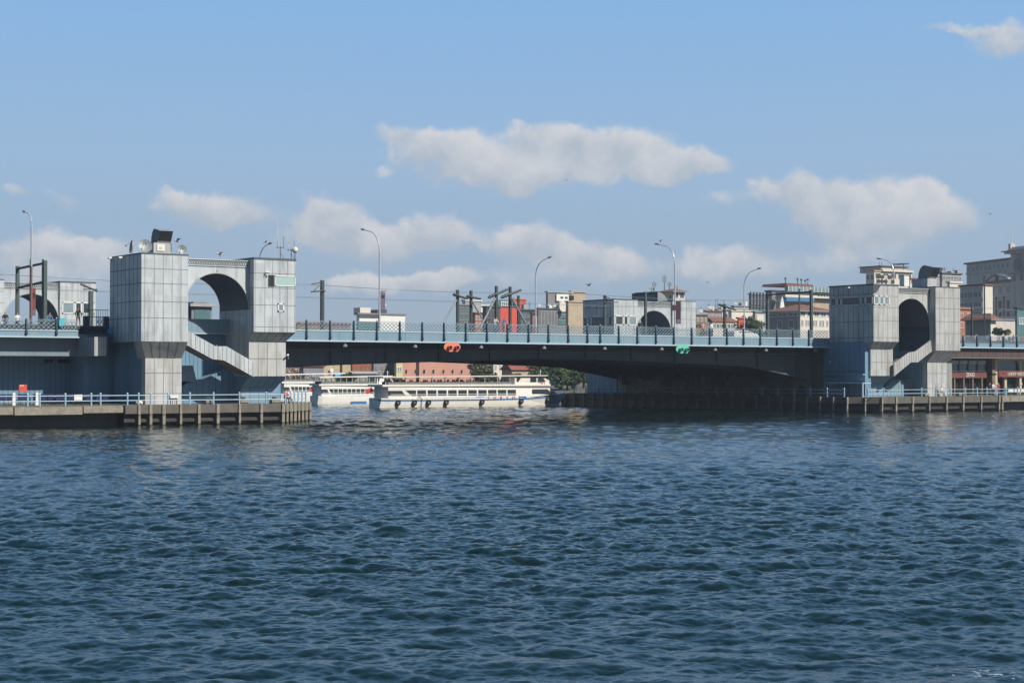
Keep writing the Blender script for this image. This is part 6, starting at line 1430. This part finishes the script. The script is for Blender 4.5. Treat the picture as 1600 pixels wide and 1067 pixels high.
# right of the right tower
def ex_roofbits(t, x0, x1, yf, yb, zt):
    z = lambda py: PY(1378, py, yf).z; X_ = lambda px: PY(px, 430, yf).x
    m = MB(); m.box((X_(1381), yf+1, zt), (X_(1421), yf+9, z(415)), 'stone_grey'); m.box((X_(1379), yf+.6, z(416)), (X_(1423), yf+9, z(414.5)), 'dark_grey'); part(m, 'top_storey', t)
    m = MB(); m.box((X_(1377), yf-.6, z(424)), (X_(1425), yf+.0, z(421)), 'cream'); part(m, 'balcony_band', t)
    for px in (1378, 1382, 1397, 1401): m = MB(); m.tube([(X_(px),yf+1,zt),(X_(px),yf+1,z(409))], .09, 'steel_dark', 4); part(m, 'aerial', t)
    m = MB(); m.prism([(X_(1410),yf,z(411)),(X_(1420),yf,z(411)),(X_(1422),yf,z(409)),(X_(1411),yf,z(409.5))], (0,4,0), 'dark_grey'); m.tube([(X_(1416),yf+1,z(420)),(X_(1416),yf+1,z(411))], .15, 'pale_grey', 5); part(m, 'roof_canopy', t)
house('cream_terrace_block','cream block with stacked balconies showing above the roof of the right tower','building', 1353,1366,1425,424,480,'cream','tan_wall',extra=ex_roofbits,left=[(2,430,436,.35)],front=[(5,427,433,.6)],frame='tan_wall')
house('red_tile_shed','low cream building with red tile edge between the siren horns and the dark hood','building', 1418,1422,1440,436,440,'cream','roof_tile_dark','shed',rh=.4,front=[(3,438,442,.5)])
house('rooftop_lounge','glazed rooftop lounge with thin aerials right of the dark vent hood','building', 1468,1472,1502,428,430,'pale_grey','dark_grey',front=[(7,431,437,.7)],extra=clutter(31,7,1.8))
house('cream_slab','cream lit side wall right of the right tower roof','building', 1480,1484,1502,442,405,'cream','cream')
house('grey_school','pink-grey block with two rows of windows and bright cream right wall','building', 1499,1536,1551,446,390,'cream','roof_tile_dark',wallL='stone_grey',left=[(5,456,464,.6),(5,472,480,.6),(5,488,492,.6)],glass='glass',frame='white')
house('orange_brick_house','orange brick house with grey pilaster right of the right tower','house', 1492,1497,1518,483,340,'brick_orange','brick_orange',front=[(2,489,499,.45),(2,503,512,.45)],glass='brick_red',frame='cream',wallL='brick_orange')
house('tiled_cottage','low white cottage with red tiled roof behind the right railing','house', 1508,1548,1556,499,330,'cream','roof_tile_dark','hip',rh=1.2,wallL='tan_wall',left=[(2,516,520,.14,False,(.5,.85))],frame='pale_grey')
house('plain_grey_wall','plain pink-grey retaining wall below the stone palace','wall', 1548,1552,1640,500,420,'stone_grey','mid_grey')
def facade(name, label, cat, L, Rr, ytop, depth, wall, roof, rows=(), trims=(), extra=None, zb=.9, frame='pale_grey', glass='glass'):
    """building whose long face runs from L=(px, dist) to R=(px, dist); outward normal to the left of that run"""
    a = PD(L[0], HZ, L[1]); b = PD(Rr[0], HZ, Rr[1]); ln = (b-a).length; ux = (b-a)/ln; ou = Vector((ux.y, -ux.x, 0)); zf = lambda py: PD(L[0], py, L[1]).z
    def P(s_, o, z): q = a+ux*s_+ou*o; return (q.x, q.y, z)
    t = thing(name, P(ln/2, -depth/2, zb), label, cat)
    def bx(s0, s1, o0, o1, z0, z1, m_, nm): m = MB(); m.hexa([P(s0,o0,z0),P(s1,o0,z0),P(s1,o1,z0),P(s0,o1,z0),P(s0,o0,z1),P(s1,o0,z1),P(s1,o1,z1),P(s0,o1,z1)], m_); return part(m, nm, t)
    zt = zf(ytop); bx(0, ln, -depth, 0, zb-1, zt, wall, 'wall'); bx(-.6, ln+.6, -depth-.5, .7, zt, zt+.5, roof, 'roof')
    for (n, y0, y1, fill, r0, r1) in rows:
        w = ln*(r1-r0)/n
        for k in range(n):
            c = ln*r0+w*(k+.5); h = w*fill/2; f = bx(c-h-.15, c+h+.15, 0, .08, zf(y1)-.15, zf(y0)+.15, frame, 'window'); g = bx(c-h, c+h, .08, .12, zf(y1), zf(y0), glass, 'pane')
            g.parent = f
    for (y0, y1, o, m_, nm) in trims: bx(0, ln, 0, o, zf(y1), zf(y0), m_, nm)
    if extra: extra(t, P, bx, zf, ln)
    return t
def ex_pal(t, P, bx, zf, ln):
    for k in range(11): bx(ln*k/10.5, ln*k/10.5+.5, 0, .4, zf(498), zf(466), 'stone_grey', 'pilaster')
    pts = [(-.2,443),(.30*ln,443),(.26*ln,438),(.19*ln,435),(.13*ln,431.5),(.07*ln,434),(.0,440)]
    m = MB(); m.prism([P(s_, .5, zf(y)) for s_, y in pts], Vector(P(0,-2,0))-Vector(P(0,0,0)), 'stone_grey'); part(m, 'curved_gable', t)
    m = MB(); top = pts[2:][::-1]; m.prism([P(s_, .8, zf(y)) for s_, y in top]+[P(s_, .8, zf(y-1.3)) for s_, y in top[::-1]], Vector(P(0,-2,0))-Vector(P(0,0,0)), 'slate'); part(m, 'gable_coping', t)
    m = MB(); m.tube([P(.13*ln,.45,zf(438)),P(.13*ln,.62,zf(438))], 1.1, 'dark_grey', 14); part(m, 'round_window', t)
facade('stone_palace','grey stone palace with curved gable, pilasters and tall windows near the right edge','building',(1545,480),(1680,432),443,16,'stone_grey','slate',
  rows=[(10,451,460,.3,0,1),(10,472,485,.34,0,1),(10,489,497,.34,0,1)],trims=[(446,448.5,.6,'stone_grey','cornice'),(463,466,.6,'stone_grey','cornice')],frame='stone_grey',extra=ex_pal)
facade('long_attic_wing','long grey upper wing with a row of small square windows left of the stone tower','building',(1511,540),(1700,478),413.5,14,'stone_grey','slate',rows=[(26,419,424,.42,0,1)],trims=[(427,429,.4,'stone_grey','string_course')],glass='teal_glass')
def ex_tow(t, P, bx, zf, ln):
    bx(-.8, ln, -6, 1.4, zf(397), zf(394), 'stone_grey', 'cornice'); bx(-1.4, ln, -6, 2.0, zf(393.9), zf(392.6), 'pale_grey', 'cornice')
    bx(.3, 1.3, -.5, .9, zf(392), zf(381.5), 'stone_grey', 'corner_pedestal'); bx(1.3, ln, -.3, .5, zf(392), zf(387), 'stone_grey', 'parapet')
    for r_, mt, o in ((2.5,'pale_grey',.15),(1.5,'mid_grey',.3)): m = MB(); m.tube([P(3.4,0,zf(414)),P(3.4,o,zf(414))], r_, mt, 24); part(m, 'round_medallion', t)
    m = MB(); m.tube([P(.8,0,zf(381)),P(.8,0,zf(350))], .09, 'white', 5, .04); part(m, 'flag_pole', t)
facade('stone_tower','tall stone tower with round medallion and projecting cornice at the right frame edge','tower',(1580,452),(1660,432),394,12,'stone_grey','stone_grey',rows=[(7,433,439,.35,0,1)],trims=[(427,429,.8,'pale_grey','string_course')],extra=ex_tow)
house('teal_pavilion','dark teal glazed pavilion at the right frame edge above the approach','pavilion', 1586,1589,1660,483,330,'teal_glass','steel_dark',front=[(5,497,506,.6)],glass='glass_pale')
for a in [('white_corner_house','small white house with flat roof behind the low pavilion','house',1107,1110,1124,492,480,'white','mid_grey'),('cream_row_house','cream row house with grey roof left of the far-side lamp','house',1128,1131,1143,489,500,'cream','mid_grey'),
          ('grey_flats','grey flats with rooftop units just left of the glass fin block','building',1143,1147,1172,479,560,'pale_grey','mid_grey'),('hill_house','cream hillside house above the slate wing','house',1186,1190,1206,470,590,'cream','roof_tile_dark'),
          ('far_flats','pale flats with window rows behind the rooftop lounge','building',1440,1446,1480,432,560,'pale_grey','mid_grey')]:
    house(*a, front=[(max(3, (a[5]-a[4])//5), a[6]+3, a[6]+6, .45), (max(3, (a[5]-a[4])//5), a[6]+9, a[6]+12, .45)], extra=clutter(a[4], 6, 1.9), glass='dark_grey')
# --- under the bridge, left to right
U = dict(zbase=.9)
house('brown_hill_house','brown weathered house behind the bare tree at the left','house', 440,446,481,572,352,'brown_wall','roof_tile_dark','shed',rh=1.5,front=[(3,577,581,.3),(3,587,592,.3)])
house('grey_shed','grey shed with slanted tiled roof and round white disc','shed', 468,474,506,573,346,'mid_grey','roof_tile_dark','shed',rh=.8,front=[(3,584,590,.3)])
house('tan_warehouse','tan ribbed warehouse wall with red roof edge behind the white boats','warehouse', 486,505,531,567,350,'tan_wall','roof_tile','gable',rh=1.2,wallL='mid_grey')
p = PY(499, 578.5, yof(505,350)); m = MB(); m.tube([(p.x+2.5, p.y-.6, p.z), (p.x+2.5, p.y-.45, p.z)], .42, 'white', 16); tag(m.build('round_disc'), 'round white disc on the wall of the grey shed', 'sign')
p0, p1 = PY(518, 591, yof(523,345)), PY(528, 584, yof(523,345)); t = thing('water_tank', (p0.x, p0.y, p0.z), 'blue and white tank in front of the tan warehouse', 'tank'); m = MB(); m.tube([(p0.x,p0.y-1,(p0.z+p1.z)/2),(p0.x+1.3,p0.y-1,(p0.z+p1.z)/2)], .5, 'sign_blue', 14); m.box((p0.x-.7,p0.y-1.5,p0.z-.1),(p1.x,p0.y-.5,p0.z),'mid_grey'); part(m, 'vessel', t)
house('pale_hut','pale boarded hut right of the dark pole','hut', 531,535,548,568,354,'tan_wall','pale_grey')
house('maroon_house','maroon and orange brick house between the pale hut and the grey block','house', 546,550,583,560,365,'brick_red','roof_tile_dark','hip',rh=1,front=[(5,572,579,.45)],wallL='brown_wall',glass='brick_orange',frame='brown_wall')
house('market_canopy','low pale canopy roofs in front of the maroon house','canopy', 548,551,588,584,342,'mid_grey','pale_grey','shed',rh=.5)
house('grey_concrete_block','grey concrete block left of the pink building','building', 580,584,619,560,352,'mid_grey','mid_grey',front=[(4,573,577,.3),(3,582,587,.5)],glass='dark_grey',frame='pale_grey')
house('yellow_hut','narrow yellow-green house with pale windows beside the pink building','house', 616,619,629,565,350,'yellow_wall','roof_tile',front=[(1,574,580,.6)],glass='glass_pale')
house('pink_mansion','long salmon-pink mansion with arched windows behind the striped ferry','mansion', 622,627,742,556,352,'salmon','roof_tile','hip',rh=1.2,front=[(8,577.5,583.5,.20,True)],frame='cream',glass='dark')
house('pink_bay','projecting darker bay at the left half of the pink mansion','mansion', 650,655,684,558,346,'salmon','roof_tile_dark',front=[(2,577.5,583.5,.25,True)],frame='cream',glass='dark')
house('white_villa','white villa wall between the trees right of the pink mansion','villa', 768,771,792,566,372,'cream','cream',front=[(3,571,577,.3)])
house('red_roofed_hall','low hall with broad red tiled roof right of the white villa','hall', 784,800,852,578,366,'tan_wall','roof_tile','gable',rh=1.6)

# ------------------------------------------------------------------ trees
def tree(px, ptop, dist, r, label, leaf='leaf_dark', zb=1.2, name='broadleaf_tree', n=1500, bare=False, sq=1.0):
    b = PD(px, 600, dist); top = PD(px, ptop, dist).z; h = top-zb; t = thing(name, (b.x, b.y, zb), label, 'tree', 'trees on the far shore'); R = random.Random(int(px*7+dist))
    m = MB(); x, y = b.x, b.y; m.tube([(x,y,zb-.5),(x+.1,y,zb+h*.25),(x-.05,y+.1,zb+h*.5)], .3*r/3, 'bark', 7, .16*r/3); lobes = []
    for k in range(9 if not bare else 16):
        a = R.uniform(0, 2*pi); rr = r*R.uniform(.35, .75); zz = zb+h*R.uniform(.45, .9); e = (x+rr*cos(a), y+rr*sin(a), zz); lobes.append((e, r*R.uniform(.28, .5)))
        m.tube([(x,y,zb+h*R.uniform(.2,.45)), ((x+e[0])/2, (y+e[1])/2, (zb+h*.4+zz)/2+.2), e], .1*r/3, 'bark', 5, .03)
        if bare:
            for q in range(5): f = (e[0]+R.uniform(-1,1)*r*.35, e[1]+R.uniform(-1,1)*r*.35, e[2]+R.uniform(-.1,.35)*r); m.tube([e, f], .035, 'bark', 4, .012)
    part(m, 'trunk', t)
    if bare: n = 120
    lobes.append(((x, y, top-r*.35), r*.38)); c = MB()
    for k in range(n):
        (lx,ly,lz), lr = R.choice(lobes); d = Vector((R.gauss(0,1), R.gauss(0,1), R.gauss(0,1))).normalized()*(lr*R.uniform(.55,1.08)); p = Vector((lx,ly,lz))+Vector((d.x,d.y,d.z*.75*sq))
        if p.z > top: p.z = top-R.uniform(0,.5)
        s_ = R.uniform(.16,.34)*(.8+r*.06); u = Vector((R.gauss(0,1),R.gauss(0,1),R.gauss(0,.6))).normalized()*s_; w = Vector((R.gauss(0,1),R.gauss(0,1),R.gauss(0,.8))).normalized()*s_
        c.face([p-u-w*.4, p+u*.2-w, p+u+w*.3, p-u*.3+w], leaf)
    part(c, 'crown', t); return t
tree(545, 583, 343, 2.3, 'small bright green tree behind the white boats left of the striped ferry', 'leaf_mid', n=900)
tree(536, 587, 343, 1.6, 'low green bush at the foot of the tan warehouse', 'leaf_mid', n=500, name='bush')
tree(456, 574, 340, 3.4, 'bare brown tree just right of the left tower under the bridge', 'roof_tile_dark', bare=True)
tree(468, 580, 340, 2.6, 'second bare tree beside the grey shed', 'roof_tile_dark', bare=True)
tree(752, 566, 356, 3.2, 'grey-green tree at the right end of the pink mansion', 'leaf_grey', n=1500)
tree(764, 574, 352, 2.6, 'olive tree in front of the white villa', 'leaf_grey', n=1100)
tree(814, 584, 352, 2.9, 'round light green bush in front of the red-roofed hall', 'leaf_mid', n=1100, name='bush')
tree(858, 568, 362, 4.4, 'dark evergreen tree above the bow of the striped ferry', 'leaf_dark', n=2300)
tree(876, 572, 372, 4.8, 'broad olive-green tree left of the far pier', 'leaf_mid', n=2300)
tree(896, 571, 380, 4.6, 'dark tree directly left of the far pier wall', 'leaf_dark', n=2200)
tree(912, 574, 392, 4.4, 'rightmost tree under the bridge against the blue pier wall', 'leaf_grey', n=1900)
tree(842, 580, 352, 2.6, 'dark shrub behind the bow of the striped ferry', 'leaf_dark', n=1000, name='bush')
tree(886, 588, 372, 3.0, 'low dark tree at the waterline left of the far pier', 'leaf_dark', n=1300)
tree(1172, 494, 390, 3.4, 'green tree behind the railing right of the far-side lamp', 'leaf_dark', zb=6, n=1500)
tree(1183, 500, 388, 2.8, 'second green tree left of the green gantry', 'leaf_mid', zb=6, n=1100)
tree(1147, 498, 405, 2.8, 'dark tree behind the red-roofed pavilion', 'leaf_dark', zb=6, n=900)
tree(1091, 505, 400, 2.2, 'small olive tree at the foot of the dull brick house', 'leaf_mid', zb=6, n=700)
tree(1560, 512, 325, 2.4, 'yellowish green tree beside the tiled cottage', 'leaf_mid', zb=6, n=900)
# ------------------------------------------------------------------ air: thin haze between the camera and the far shore
hb = MB(); hb.box((CX-330, CY-60, -2.5), (CX+900, CY+900, 95), 'white'); ho = hb.build('haze', None, (0, 0, 0)); ho.data.materials.clear()
hm = bpy.data.materials.new('haze'); hm.use_nodes = True; hn = hm.node_tree; hn.nodes.clear()
ov = hn.nodes.new('ShaderNodeOutputMaterial'); pv_ = hn.nodes.new('ShaderNodeVolumePrincipled'); pv_.inputs['Color'].default_value = (.86, .92, 1, 1); pv_.inputs['Density'].default_value = HAZE; pv_.inputs['Anisotropy'].default_value = .3
hn.links.new(pv_.outputs[0], ov.inputs['Volume']); ho.data.materials.append(hm); ho['kind'] = 'stuff'
print('objects', len(bpy.data.objects), 'verts', sum(len(m.vertices) for m in bpy.data.meshes))
